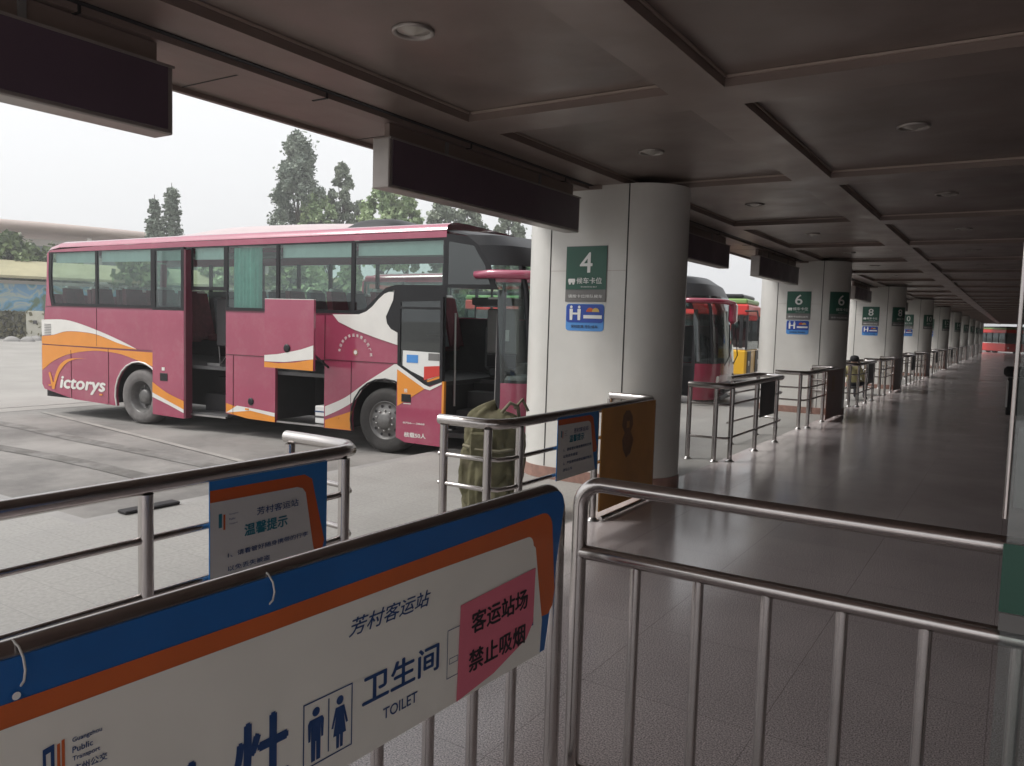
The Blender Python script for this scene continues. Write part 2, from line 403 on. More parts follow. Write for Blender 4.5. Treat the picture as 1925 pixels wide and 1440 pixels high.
# unseen wall added along the inner side to block and bounce light
wallm = mat('unseen_wall_cladding', (.66, .60, .58), .4, var=.12, scale=1.2, rvar=.1)
wall = empty('unseen_station_wall', (6.0,0,0), 0, 'unseen pale station wall added along the inner side to block and bounce light', 'wall')
g = MB(); g.box((0,-2.5,0),(.2,100,3.6),wallm); g.build('wall', wall)
g = MB()
for k in range(0, 30): g.box((-.03,k*2.7+.3,.4),(-.004,k*2.7+2.5,2.5),darkglass)
g.build('window_row', wall)

# ceiling lights
lg = mat('lamp_bowl', (.34, .31, .28), .3, .4)
L0 = empty('ceiling_light', (-2.69,3.185,ZP), 0); L0.scale = (1.15,)*3
g = MB(); g.lathe([(.095,-.001),(.095,-.012),(.088,-.016),(.078,-.012),(.074,.0)], boxframe, n=28); g.build('trim_ring', L0)
g = MB(); g.lathe([(.074,-.001),(.05,-.006),(.02,-.02),(.001,-.022)], lg, n=24); g.build('bulb', L0)
first = True
nth = ['nearest','second','third','fourth','fifth','sixth','seventh','eighth','ninth','tenth','eleventh','twelfth','thirteenth','fourteenth','fifteenth','sixteenth','seventeenth','eighteenth','nineteenth','twentieth']
for row, x in (('outer row beside the pillars', -2.69), ('inner row of the platform ceiling', -.713)):
    for k in range(14):
        if row.startswith('inner') and k == 0: continue
        o = L0 if first else copy_tree(L0); first = False
        o.location = (x, 3.185+3.1*k, ZP)
        kk = k if not row.startswith('inner') else k-1
        tag(o, '%s unlit round ceiling downlight in the %s' % (nth[kk], row), 'ceiling light', 'round downlights in the canopy ceiling')

# ================================================================ PILLARS
XL, XR, RP = -4.175, -3.305, .437
PY0, PS, PX = 7.67, 9.315, -3.75
def stadium(r, n=18, g=0):
    P = []
    for i in range(n+1): a = -math.pi/2+math.pi*i/n; P.append((XR+r*math.cos(a), r*math.sin(a)))
    for i in range(n+1): a = math.pi/2+math.pi*i/n; P.append((XL+r*math.cos(a), r*math.sin(a)))
    return P
def prism(mb, P, z0, z1, m, caps=True):
    n = len(P); mb.add([(x,y,z0) for x,y in P]+[(x,y,z1) for x,y in P], [(i,(i+1)%n,(i+1)%n+n,i+n) for i in range(n)], m, True)
    if caps: mb.add([(x,y,z1) for x,y in P], [tuple(range(n))], m); mb.add([(x,y,z0) for x,y in P], [tuple(range(n))[::-1]], m)
NUMS = ['4','6','8','10','12','14','16','18','20','22']
def face_fn(y): return lambda u, v, w: (u, y+w, v)
def make_pillar(k):
    num = NUMS[k]; yc = PY0+PS*k
    if k == 0: d = 'nearest cream pillar, with the green number 4 sign, beside the red coach'
    elif k == 1: d = 'second cream pillar along the platform, carrying the green number 6 signs'
    elif k == 2: d = 'third cream pillar, carrying the green number 8 signs'
    else: d = '%s cream pillar along the platform, far down the row' % nth[k]
    p = empty('pillar', (0,yc,0), 0, d, 'pillar', 'cream pillars carrying the canopy')
    g = MB(); prism(g, stadium(RP), .13, ZC-.001, pillarw); g.build('shaft', p)
    g = MB(); prism(g, stadium(RP+.012), 0.001, .13, pillarbase); g.build('base', p)
    g = MB()
    for x in (XL, XR):
        g.box((x-.006,-RP-.003,.135),(x+.006,-RP+.01,ZC-.002),seamm)
    g.box((XL, -RP-.002, 1.25),(XR,-RP+.01,1.254),pillarbase) if False else None
    for x in (XL, XR): pass
    g.box((XL+.01,-RP-.0015,2.2),(XR-.01,-RP+.01,2.2025),pillarbase)
    g.build('panel_seam', p)
    g = MB(); g.box((XL-.1,-RP-.03,ZC-.04),(XR-.3,-RP-.001,ZC-.002),fasciam); g.build('top_trim', p)
    return p
for k in range(10): make_pillar(k)
# number signs and blue notices on the pillars
def number_sign(k, curved=False):
    num = NUMS[k]; yc = PY0+PS*k; yf = yc-RP-.006
    o = empty('number_sign', (PX,yf,1.89), 0); o.scale = (1.15,)*3
    if not curved:
        fn = lambda u, v, w: (u, w, v); fr = lambda e: (lambda u, v, w: (u, -e+w, v))
    else:
        rr = RP/1.15+.008; a0 = -math.radians(42)
        def mk(e): return lambda u, v, w: ((XR-PX)/1.15+(rr+e-w)*math.cos(a0+u/rr), (yc-yf)/1.15+(rr+e-w)*math.sin(a0+u/rr), v)
        fr = mk
    hw = .2
    def grid(mb, x0, z0, x1, z1, m, e, nx=8):
        f = fr(e); vs = []
        for j in (z0, z1):
            for i in range(nx+1): vs.append(f(x0+(x1-x0)*i/nx, j, 0))
        mb.add(vs, [(i,i+1,i+nx+2,i+nx+1) for i in range(nx)], m)
    g = MB(); grid(g, -hw-.004, -.004, hw+.004, .488, signgrey, 0); grid(g, -hw, .105, hw, .484, signgreen, .003); g.build('board', o)
    g = MB(); f = fr(.006)
    wd = .12 if len(num) == 1 else .19
    text(g, num, signwhite, f, 0, .255, .175, wd, bold=.01, align='c')
    if not curved:
        g.sheet(rrect(-.175,.165,-.105,.2,.008), signwhite, f); g.sheet(disc(-.158,.158,.011,10), signwhite, f); g.sheet(disc(-.122,.158,.011,10), signwhite, f)
    text(g, '候车卡位', signwhite, f, .035, .155, .055, .25, bold=.012, align='c')
    text(g, 'BOARDING BAY', signwhite, f, .035, .122, .012, .16, align='c')
    g.build('lettering', o)
    g = MB(); grid(g, -hw, .0, hw, .092, signgrey, .003); text(g, '请按卡位排队候车', signwhite, f, 0, .03, .03, .34, bold=.01, align='c'); g.build('lower_strip', o)
    return o
for k in range(10):
    o = number_sign(k)
    tag(o, 'green and grey bay sign numbered %s on the flat face of its pillar' % NUMS[k], 'sign', 'bay number signs')
    if k:
        o = number_sign(k, True)
        tag(o, 'shaded bay sign numbered %s bent round the inner end of its pillar' % NUMS[k], 'sign', 'curved bay number signs')
def blue_notice():
    b = empty('blue_notice', (PX,7.2,1.587), 0); b.scale = (1.15,)*3
    f0 = lambda u, v, w: (u, w, v); f1 = lambda u, v, w: (u, -.003+w, v); f2 = lambda u, v, w: (u, -.006+w, v)
    g = MB(); g.sheet(rrect(-.19,0,.19,.24,.03), signlblue, f0, .004); g.sheet(rrect(-.185,.075,.185,.235,.026), signblue, f1); g.build('board', b)
    g = MB()
    for cx in (-.135,-.055):
        g.sheet(disc(cx,.212,.013,14), signwhite, f2); g.sheet([(cx-.017,.195),(cx-.013,.095),(cx+.013,.095),(cx+.017,.195)], signwhite, f2)
    g.sheet([(-.122,.145),(-.068,.145),(-.068,.162),(-.122,.162)], signwhite, f2)
    g.sheet([(-.01,.112),(.172,.112),(.172,.142),(-.01,.142)], signwhite, f2)
    g.sheet(disc(.055,.17,.038,10,0,math.pi)+[(.017,.17)], porange, f2); g.sheet(disc(.11,.17,.036,10,0,math.pi)+[(.074,.17)], sigtan, lambda u,v,w: f2(u,v,w-.002))
    text(g, '保持距离 排队候车', inkblack, f2, 0, .025, .028, .27, bold=.01, align='c')
    g.build('lettering', b); return b
b0 = blue_notice()
for k in range(10):
    b = b0 if k == 0 else copy_tree(b0); b.location = (PX, PY0+PS*k-RP-.004, 1.587)
    tag(b, 'rounded blue and white notice right under the number %s bay sign' % NUMS[k], 'notice', 'blue notices under the bay signs')
# hanging display boxes
def led_box(y0, y1):
    o = empty('hanging_display', (-3.795,(y0+y1)/2,2.56), 0); o.scale = (1.15,)*3; h = (y1-y0)/2
    g = MB(); g.box((-.08,-h,0),(.055,h,.30),boxframe,.006); g.build('case', o)
    g = MB(); g.box((.054,-h+.03,.02),(.062,h-.03,.288),lightbox); g.build('screen', o)
    g = MB()
    g.box((-.03,-h+.05,.30),(.01,h-.05,.395),fasciam)
    g.box((-.06,-h+.6,.302),(.02,-h+.63,.394),midgrey); g.box((-.06,h-.63,.302),(.02,h-.6,.394),midgrey); g.box((.058,-h,.288),(.066,h,.300),boxframe)
    g.build('hanger', o); return o
B0 = led_box(0, 2.45); n_ = 0
for k in range(-1, 9):
    for j, y0 in enumerate((4.186, 9.03)):
        yy = y0+PS*k
        if yy+2.8 < 1: continue
        o = B0 if n_ == 0 else copy_tree(B0); o.location.y = yy+1.41
        lab = {0: 'dark hanging display box cut by the left edge of the photo, above the coach tail',
               1: 'dark hanging display box with its pale end lit, left of the number 4 pillar',
               2: 'dark hanging display box just beyond the number 4 pillar',
               3: 'dark hanging display box ending in front of the number 6 pillar'}.get(n_, '%s dark hanging display box along the canopy edge' % nth[n_])
        tag(o, lab, 'display', 'display boxes hung under the canopy edge'); n_ += 1

# ================================================================ RAILINGS
def rail(name, label, posts, path, mids, group='fixed steel queue railings', r=.037, skip=None):
    o = empty(name, (posts[0][0], posts[0][1], 0), 0, label, 'railing', group); ox, oy = posts[0]
    g = MB(); g.tube([(x-ox,y-oy,.985-r) for x,y in path], r, steel, 14); g.build('top_rail', o)
    for z in mids:
        g = MB(); g.tube([(x-ox,y-oy,z) for x,y in path], .016, steel, 10); g.build('mid_rail', o)
    for x, y in posts:
        g = MB(); g.tube([(x-ox,y-oy,.0),(x-ox,y-oy,.95-r)], .030, steel, 14)
        g.lathe([(.058,.001),(.058,.008),(.04,.014),(.031,.03)], steel_dull, (x-ox,y-oy,0), n=16); g.build('post', o)
    return o
rail('queue_railing', 'steel railing across the left of the photo carrying the blue bordered notice', [(-3.5,3.12),(-2.93,2.98),(-2.93,1.86),(-2.93,.3),(-2.93,-1.3)],
     [(-3.55,3.14),(-3.3,3.14),(-3.05,3.12),(-2.96,3.05),(-2.93,2.93),(-2.93,1.5),(-2.93,-1.4)], (.725,.49))
Bk = rail('queue_railing', 'steel railing in front of the number 4 pillar, carrying the orange brown board', [(-3.4,4.45),(-3.02,4.45),(-2.93,4.72),(-2.93,5.92),(-2.93,7.15),(-3.42,7.22)],
     [(-3.44,4.45),(-3.05,4.45),(-2.96,4.50),(-2.93,4.62),(-2.93,5.9),(-2.93,7.08),(-2.97,7.18),(-3.07,7.22),(-3.42,7.22)], (.70,.49))
C0 = rail('queue_railing', '', [(-3.42,9.54),(-3.08,9.54),(-2.93,9.70),(-2.93,10.8),(-2.93,11.88),(-3.38,12.5),(-3.38,11.2)],
     [(-3.44,9.54),(-3.05,9.54),(-2.96,9.59),(-2.93,9.71),(-2.93,12.1),(-2.96,12.26),(-3.06,12.4),(-3.2,12.5),(-3.38,12.5),(-3.42,12.4),(-3.44,11.2)], (.72,.30))
for k in range(9):
    c = C0 if k == 0 else copy_tree(C0); c.location.y = 9.54+PS*k
    if k: d = copy_tree(Bk); d.location.y = 4.45+PS*k; tag(d, 'steel railing in front of the number %s pillar, carrying an orange board with painted shade' % NUMS[k])
    if k == 0: tag(c, 'steel railing between the number 4 and number 6 pillars, with the grey board')
    else: tag(c, 'steel queue railing standing just beyond the number %s pillar' % NUMS[k])
# boards on the rails (plane x = const, facing +X): fn(u=y, v=z)
def xf(x): return lambda u, v, w: (x-w, u, v)
def notice_board(name, y0, y1, z0, z1, label, detail=True, x=-2.895):
    o = empty(name, (0,0,0), 0, label, 'notice board', 'blue bordered notices on the railings')
    w = y1-y0; h = z1-z0; U = lambda a: y0+a*w; V = lambda b: z0+b*h
    g = MB(); g.sheet([(U(0),V(0)),(U(1),V(0)),(U(1),V(1)),(U(0),V(1))], pblue, xf(x), .006)
    P = [(U(0),V(.95))]+[(U(.78),V(.945)),(U(.83),V(.90)),(U(.96),V(.33)),(U(.95),V(.27)),(U(.9),V(.27)),(U(.75),V(.84)),(U(.72),V(.875))]+[(U(0),V(.83))]
    g.sheet([(U(0),V(.80)),(U(0),V(.935)),(U(.78),V(.925)),(U(.85),V(.88)),(U(.975),V(.36)),(U(.96),V(.3)),(U(.88),V(.3)),(U(.5),V(.8))], porange, xf(x+.002))
    g.sheet([(U(0),V(0)),(U(.94),V(0)),(U(.86),V(.36)),(U(.79),V(.78)),(U(.76),V(.82)),(U(.71),V(.838)),(U(0),V(.85))], paper, xf(x+.004))
    g.build('board', o)
    g = MB(); f = xf(x+.006)
    text(g, '芳村客运站', inkblue, f, U(.36), V(.69), .036, w*.36, bold=.01)
    text(g, '温馨提示', inkteal, f, U(.26), V(.555), .055, w*.36, bold=.03)
    text(g, '1、请看管好随身携带的行李', inkblue, f, U(.13), V(.43), .024, w*.68, bold=.012)
    text(g, '以免丢失被盗', inkblue, f, U(.13), V(.33), .024, w*.34, bold=.012)
    text(g, '2、严禁携带易燃易爆的物品', inkblue, f, U(.13), V(.22), .024, w*.70, bold=.012)
    text(g, '进站上车', inkblue, f, U(.13), V(.12), .024, w*.22, bold=.012)
    g.sheet([(U(.06),V(.66)),(U(.085),V(.66)),(U(.085),V(.76)),(U(.06),V(.76))], inkteal, f); g.sheet([(U(.095),V(.64)),(U(.11),V(.64)),(U(.11),V(.75)),(U(.095),V(.75))], porange, f)
    for i, t in enumerate(('Guangzhou','Public','Transport')): text(g, t, inkblue, f, U(.14), V(.735-.035*i), .010)
    g.build('lettering', o); return o
notice_board('notice_board', 2.135, 2.825, .30, .925, 'blue and orange bordered notice on the left railing in front of the coach')
notice_board('notice_board', 5.21, 5.90, .45, .955, 'blue bordered notice beside the orange board on the number 4 pillar railing')
orb = mat('orange_brown_board', (.50, .235, .055), .5, var=.12, scale=3)
orb_shaded = mat('shaded_orange_board', (.17, .07, .05), .45, var=.12, scale=3)  # orange board as it looks in shadow, the shade put into its colour
ins = mat('board_print', (.20, .10, .05), .55, var=.2, scale=14)
o = empty('orange_board', (0,0,0), 0, 'tall orange brown board with a dark printed crest on the number 4 pillar railing', 'board')
g = MB(); g.sheet([(5.965,.07),(7.12,.07),(7.12,.95),(5.965,.95)], orb, xf(-2.89), .012); g.build('panel', o)
g = MB(); f = xf(-2.888)
g.sheet([(6.38,.86),(6.44,.90),(6.52,.895),(6.58,.84),(6.6,.76),(6.55,.70),(6.62,.62),(6.56,.5),(6.47,.47),(6.40,.55),(6.37,.64),(6.42,.70),(6.36,.77)], ins, f, holes=([(6.46,.80),(6.52,.80),(6.52,.74),(6.46,.74)],))
g.build('printed_crest', o)
g = MB(); g.tube([(-2.86,5.93,.025),(-2.86,7.15,.025)], .018, steel, 10); g.build('foot_tube', o)
g0 = empty('grey_board', (-2.9,10.9,.45), 0)
g = MB(); g.box((-.012,0,0),(0,.75,.5),darkgrey,.003); g.build('panel', g0)
g = MB(); g.sheet([(.08,.08),(.68,.08),(.68,.44),(.08,.44)], mat('board_back_print', (.10,.095,.1), .6), lambda u,v,w:(.002-w,u,v)); g.build('print', g0)
for k in range(6):
    o = g0 if k == 0 else copy_tree(g0); o.location.y = 10.9+PS*k
    tag(o, 'dark grey board hung on the railing just beyond the number %s pillar' % NUMS[k], 'board', 'grey boards on the railings')
b1 = empty('shaded_orange_board', (-2.86,15.2,.04), 0)
g = MB(); g.box((-.012,0,0),(0,1.55,.90),orb_shaded,.003); g.build('panel', b1)
g = MB(); g.sheet([(.45,.5),(.65,.5),(.7,.75),(.55,.82),(.4,.75)], ins, lambda u,v,w:(.002-w,u,v)); g.build('print', b1)
for k in range(7):
    o = b1 if k == 0 else copy_tree(b1); o.location.y = 15.2+PS*k
    tag(o, 'orange board with painted shade on the railing in front of the number %s pillar' % NUMS[k+1], 'board', 'orange boards with painted shade on the railings')
yel = mat('yellow_notice', (.50, .46, .14), .6, var=.2, scale=8)
y1_ = empty('yellow_notice', (-3.5,22.3,.25), 0)
g = MB(); g.box((-.01,0,0),(0,.75,.68),yel,.002); g.build('panel', y1_)
g = MB(); g.tube([(-.02,.1,-.25),(-.02,.1,.6)], .012, steel_dull, 8); g.tube([(-.02,.65,-.25),(-.02,.65,.6)], .012, steel_dull, 8); g.build('stand', y1_)
for k in range(2):
    o = y1_ if k == 0 else copy_tree(y1_); o.location.y = 22.35+PS*k
    tag(o, 'yellow green panel behind the railing before the number %s pillar' % NUMS[k+2], 'panel', 'yellow panels behind the railings')

# ================================================================ NEAR BARRIERS
KB = .84; A = Vector((-1.62,.723,0))*KB; D_ = Vector((.0515,.99867,0)); N_ = Vector((D_.y,-D_.x,0)); P0 = A+N_*.031
def zz(z): return EYE-KB*(EYE-z)
def zi(z): return EYE-(EYE-z)/KB
bar = empty('banner_barrier', tuple(A), 0, 'near steel barrier on the left carrying the big white toilet direction board', 'barrier', 'movable steel barriers')
def bl(p): q = D_*p[0]*KB+N_*p[2]; return (q.x, q.y, zz(p[1]))
ZT = .985
g = MB(); arc = [bl((1.93+.10*math.sin(R(a)), ZT+.005-.10+.10*math.cos(R(a)), 0)) for a in range(0, 91, 15)]
g.tube([bl((-1.2,ZT-.02,0)), bl((0,ZT-.012,0)), bl((1.0,ZT,0))]+arc+[bl((2.04,zi(.05),0))], .026, steel, 16); g.build('frame', bar)
g = MB(); g.tube([bl((-1.2,.70,0)), bl((2.03,.70,0))], .012, steel, 10); g.build('mid_rail', bar)
g = MB(); g.tube([bl((-1.2,zi(.05),0)), bl((2.03,zi(.05),0))], .014, steel, 10); g.build('bottom_rail', bar)
for i in range(12):
    g = MB(); s_ = 1.735-.235*i; g.tube([bl((s_,zi(.05),0)), bl((s_,.70,0))], .0175, steel, 12); g.build('bar', bar)
g = MB(); g.tube([bl((2.04,zi(.018),.16)), bl((2.04,zi(.018),-.10))], .014, steel, 10); g.build('foot', bar)
ban = empty('direction_board', tuple(A), 0, 'large white board with blue and orange border reading TOILET, tied to the near barrier', 'sign board')
def bf(e): return lambda u, v, w: tuple((P0+N_*(e-w)+D_*u*KB) - A + Vector((0,0,zz(v))))
def corner(cx, cz, r, a0, a1, n=6): return [(cx+r*math.cos(R(a0+(a1-a0)*i/n)), cz+r*math.sin(R(a0+(a1-a0)*i/n))) for i in range(n+1)]
bblue = mat('banner_blue', (.012, .105, .33), .32, var=.08, scale=4); borg = mat('banner_orange', (.52, .11, .025), .32, var=.08, scale=4)
bpap = mat('banner_white', (.74, .72, .66), .42, var=.06, scale=2.5, bump=.05, bscale=4)
g = MB()
g.sheet([(-1.0,.37),(1.905,.37)]+[(2.015,.92)]+corner(1.955,.935,.06,0,90)+[(1.0,.993),(.5,.988),(-1.0,.96)], bblue, bf(0), .006)
g.sheet([(-1.0,.80),(-1.0,.888),(0,.893),(.6,.897),(1.2,.908)]+corner(1.86,.852,.072,90,8)+[(1.962,.60),(1.95,.54),(1.92,.512),(1.87,.515),(1.0,.8)], borg, bf(.0015))
g.sheet([(-1.0,.37),(1.866,.37)]+[(1.875,.5),(1.85,.62),(1.815,.80)]+corner(1.76,.812,.04,0,90)+[(1.2,.853),(.6,.848),(0,.846),(-1.0,.835)], bpap, bf(.003))
g.build('board', ban)
g = MB(); f = bf(.0045)
text(g, '芳村客运站', inkblue, f, .868, .748, .052, .345, bold=.012, shear=.25)
text(g, '卫生间', inkblue, f, .925, .522, .090, .335, bold=.022)
text(g, 'TOILET', inkblue, f, 1.01, .45, .034, .15, bold=.012)
text(g, '灶', inkblue, f, .50, .44, .19, .16, bold=.03); text(g, '水', inkblue, f, .30, .41, .19, .16, bold=.03); text(g, '开', inkblue, f, .10, .38, .19, .16, bold=.03)
def frame(mb, x0, z0, x1, z1, t, m): mb.sheet([(x0,z0),(x1,z0),(x1,z1),(x0,z1)], m, f, holes=([(x0+t,z0+t),(x1-t,z0+t),(x1-t,z1-t),(x0+t,z1-t)],))
frame(g, .708, .428, .885, .612, .004, inkblue); g.sheet([(.795,.445),(.799,.445),(.799,.598),(.795,.598)], inkblue, f)
g.sheet(disc(.752,.578,.013,16), inkblue, f)
g.sheet([(.73,.56),(.774,.56),(.780,.55),(.778,.50),(.771,.50),(.769,.54),(.768,.44),(.754,.44),(.753,.495),(.751,.495),(.750,.44),(.736,.44),(.735,.54),(.733,.50),(.726,.50),(.724,.55)], inkblue, f)
g.sheet(disc(.838,.578,.013,16), inkblue, f)
g.sheet([(.822,.56),(.854,.56),(.869,.505),(.862,.503),(.853,.535),(.862,.478),(.851,.478),(.850,.44),(.840,.44),(.839,.478),(.837,.478),(.836,.44),(.826,.44),(.825,.478),(.814,.478),(.823,.535),(.814,.503),(.807,.505)], inkblue, f)
frame(g, 1.303, .468, 1.44, .634, .0025, inkblue); frame(g, 1.315, .515, 1.36, .535, .002, inkblue)
g.sheet([(1.80,.50),(1.812,.50),(1.812,.53),(1.80,.53)], inkblue, f)
for i, t in enumerate(('Guangzhou','Public','Transport')): text(g, t, inkblue, f, .113, .764-.020*i, .0125, bold=.012)
text(g, '广州公交', inkblue, f, .113, .70, .017, bold=.01)
g.sheet([(.056,.775),(.078,.779),(.078,.705),(.071,.705),(.071,.765),(.062,.763),(.062,.705),(.056,.705)], inkblue, f)
g.sheet([(.083,.775),(.089,.776),(.089,.705),(.083,.705)], borg, f); g.sheet([(.092,.78),(.098,.781),(.098,.705),(.092,.705)], borg, f)
g.build('lettering', ban)
g = MB(); tie = mat('cable_tie', (.55,.53,.5), .4)
for s_ in (.02, .60):
    g = MB(); pts = []
    for i in range(13):
        a = 2*math.pi*i/12; pts.append(bl((s_+.002*math.sin(a), .955+.047*math.cos(a), .006+.040*math.sin(a))))
    g.tube(pts, .0022, tie, 6, caps=False); g.build('cable_tie', ban)
g = MB(); g.sheet(disc(.01,.905,.008,12), signwhite, bf(.006)); g.build('eyelet', ban)
pk = empty('pink_poster', tuple(A), 0, 'pink paper no smoking poster with black characters stuck on the toilet direction board', 'poster')
g = MB(); g.sheet([(1.355,.373),(1.56,.40),(1.74,.455),(1.762,.46),(1.806,.515),(1.812,.724),(1.366,.702)], pinkpaper, bf(.007), .001); g.build('paper', pk)
g = MB(); f = bf(.0085)
text(g, '客运站场', inkblack, f, 1.425, .585, .075, .335, bold=.028); text(g, '禁止吸烟', inkblack, f, 1.415, .452, .075, .335, bold=.028); g.build('lettering', pk)

b2 = empty('gate_barrier', (-1.275,2.48,0), 0, 'near steel barrier on the right with upright bars, crossing the platform', 'barrier', 'movable steel barriers')
g = MB(); X0 = 0; X1 = 2.27
arcL = [(X0+.085-.085*math.cos(R(a)), 0, 1.09-.085+.085*math.sin(R(a))) for a in range(0, 91, 15)]
arcR = [(X1-.085+.085*math.sin(R(a)), 0, 1.09-.085+.085*math.cos(R(a))) for a in range(0, 91, 15)]
g.tube([(X0,0,.02),(X0,0,.5)]+arcL+arcR+[(X1,0,.5),(X1,0,.02)], .0275, steel, 16); g.build('frame', b2)
g = MB(); g.tube([(X0,0,.84),(X1,0,.84)], .026, steel, 14); g.build('mid_rail', b2)
g = MB(); g.tube([(X0,0,.035),(X1,0,.035)], .016, steel, 14); g.build('bottom_rail', b2)
for i in range(9):
    g = MB(); x = .223+.222*i; g.tube([(x,0,.035),(x,0,.83)], .0185, steel, 12); g.build('bar', b2)
for x in (X0, X1):
    g = MB(); g.lathe([(.05,.001),(.05,.008),(.034,.014),(.029,.03)], steel_dull, (x,0,0), n=18); g.build('foot', b2)
# glass panel at the right edge
gp = empty('glass_panel', (0,2.40,0), 0, 'glass door panel with a dark green band at the right edge of the photo', 'glass panel')
g = MB(); g.box((.012,-.005,.02),(1.0,.005,2.5),clearglass); g.build('pane', gp)
g = MB(); g.tube([(0.004,0,1.18),(0.004,0,2.6)], .006, steel, 8); g.box((1.0,-.02,0),(1.04,.02,2.6),steel); g.build('edge_trim', gp)
g = MB(); g.box((.006,-.009,.935),(1.0,-.0055,1.116),signgreen); g.build('green_band', gp)
g = MB(); g.box((.008,-.009,.885),(1.0,-.0055,.932),signgrey); g.build('pale_band', gp)
g = MB(); g.box((.020,.0055,1.21),(1.0,.009,1.42),midgrey); g.build('film', gp)

# ================================================================ COACH
def wheel(parent, s, y, dusty, side=-1):
    w = empty('wheel', (s,y,.44)); w.parent = parent
    g = MB(); tm = dustrubber if dusty else rubber
    pr = [(.25,-.0),(.27,-.015),(.30,-.02),(.36,-.03),(.41,-.018),(.43,.01),(.437,.03),(.437,.24),(.42,.27),(.3,.28),(.25,.27)]
    g.lathe(pr, tm, ax='y', n=56)
    g.build('tyre', w)
    g = MB()
    if dusty:
        g.lathe([(.27,.0),(.258,-.012),(.25,.0),(.235,.03),(.215,.10),(.20,.135),(.13,.14),(.125,.11),(.11,.05),(.085,.04),(.04,.035),(.001,.035)], rimm, ax='y', n=40)
    else:
        g.lathe([(.27,.0),(.258,-.014),(.25,-.008),(.238,.015),(.225,.02),(.15,-.012),(.13,-.02),(.115,-.022),(.105,-.05),(.08,-.062),(.001,-.064)], rimm, ax='y', n=40)
    for i in range(10):
        a = 2*math.pi*i/10; r_ = .17
        c = (r_*math.cos(a), .128 if dusty else -.004, r_*math.sin(a))
        if dusty: g.lathe([(.018,.0),(.018,-.02),(.001,-.022)], rimm, c, 'y', 10)
    g.build('rim', w)
    g = MB()
    for i in range(10):
        a = 2*math.pi*i/10
        if not dusty:
            g.lathe([(.021,.0),(.001,-.001)], blackmatte, (.197*math.cos(a), .0-.004, .197*math.sin(a)), 'y', 12)
            g.lathe([(.011,.0),(.011,-.025),(.001,-.026)], steel_dull, (.135*math.cos(a+.3), -.018, .135*math.sin(a+.3)), 'y', 8)
    if g.v: g.build('wheel_nuts', w)
    return w
def sf(y): return lambda u, v, w: (u, y+w, v)
def arch(cs, r, z0, n=14):
    a0 = math.asin((z0-.44)/r); return [(cs+r*math.cos(math.pi-a0-(math.pi-2*a0)*i/n), .44+r*math.sin(math.pi-a0-(math.pi-2*a0)*i/n)) for i in range(n+1)]
WD = 2.45
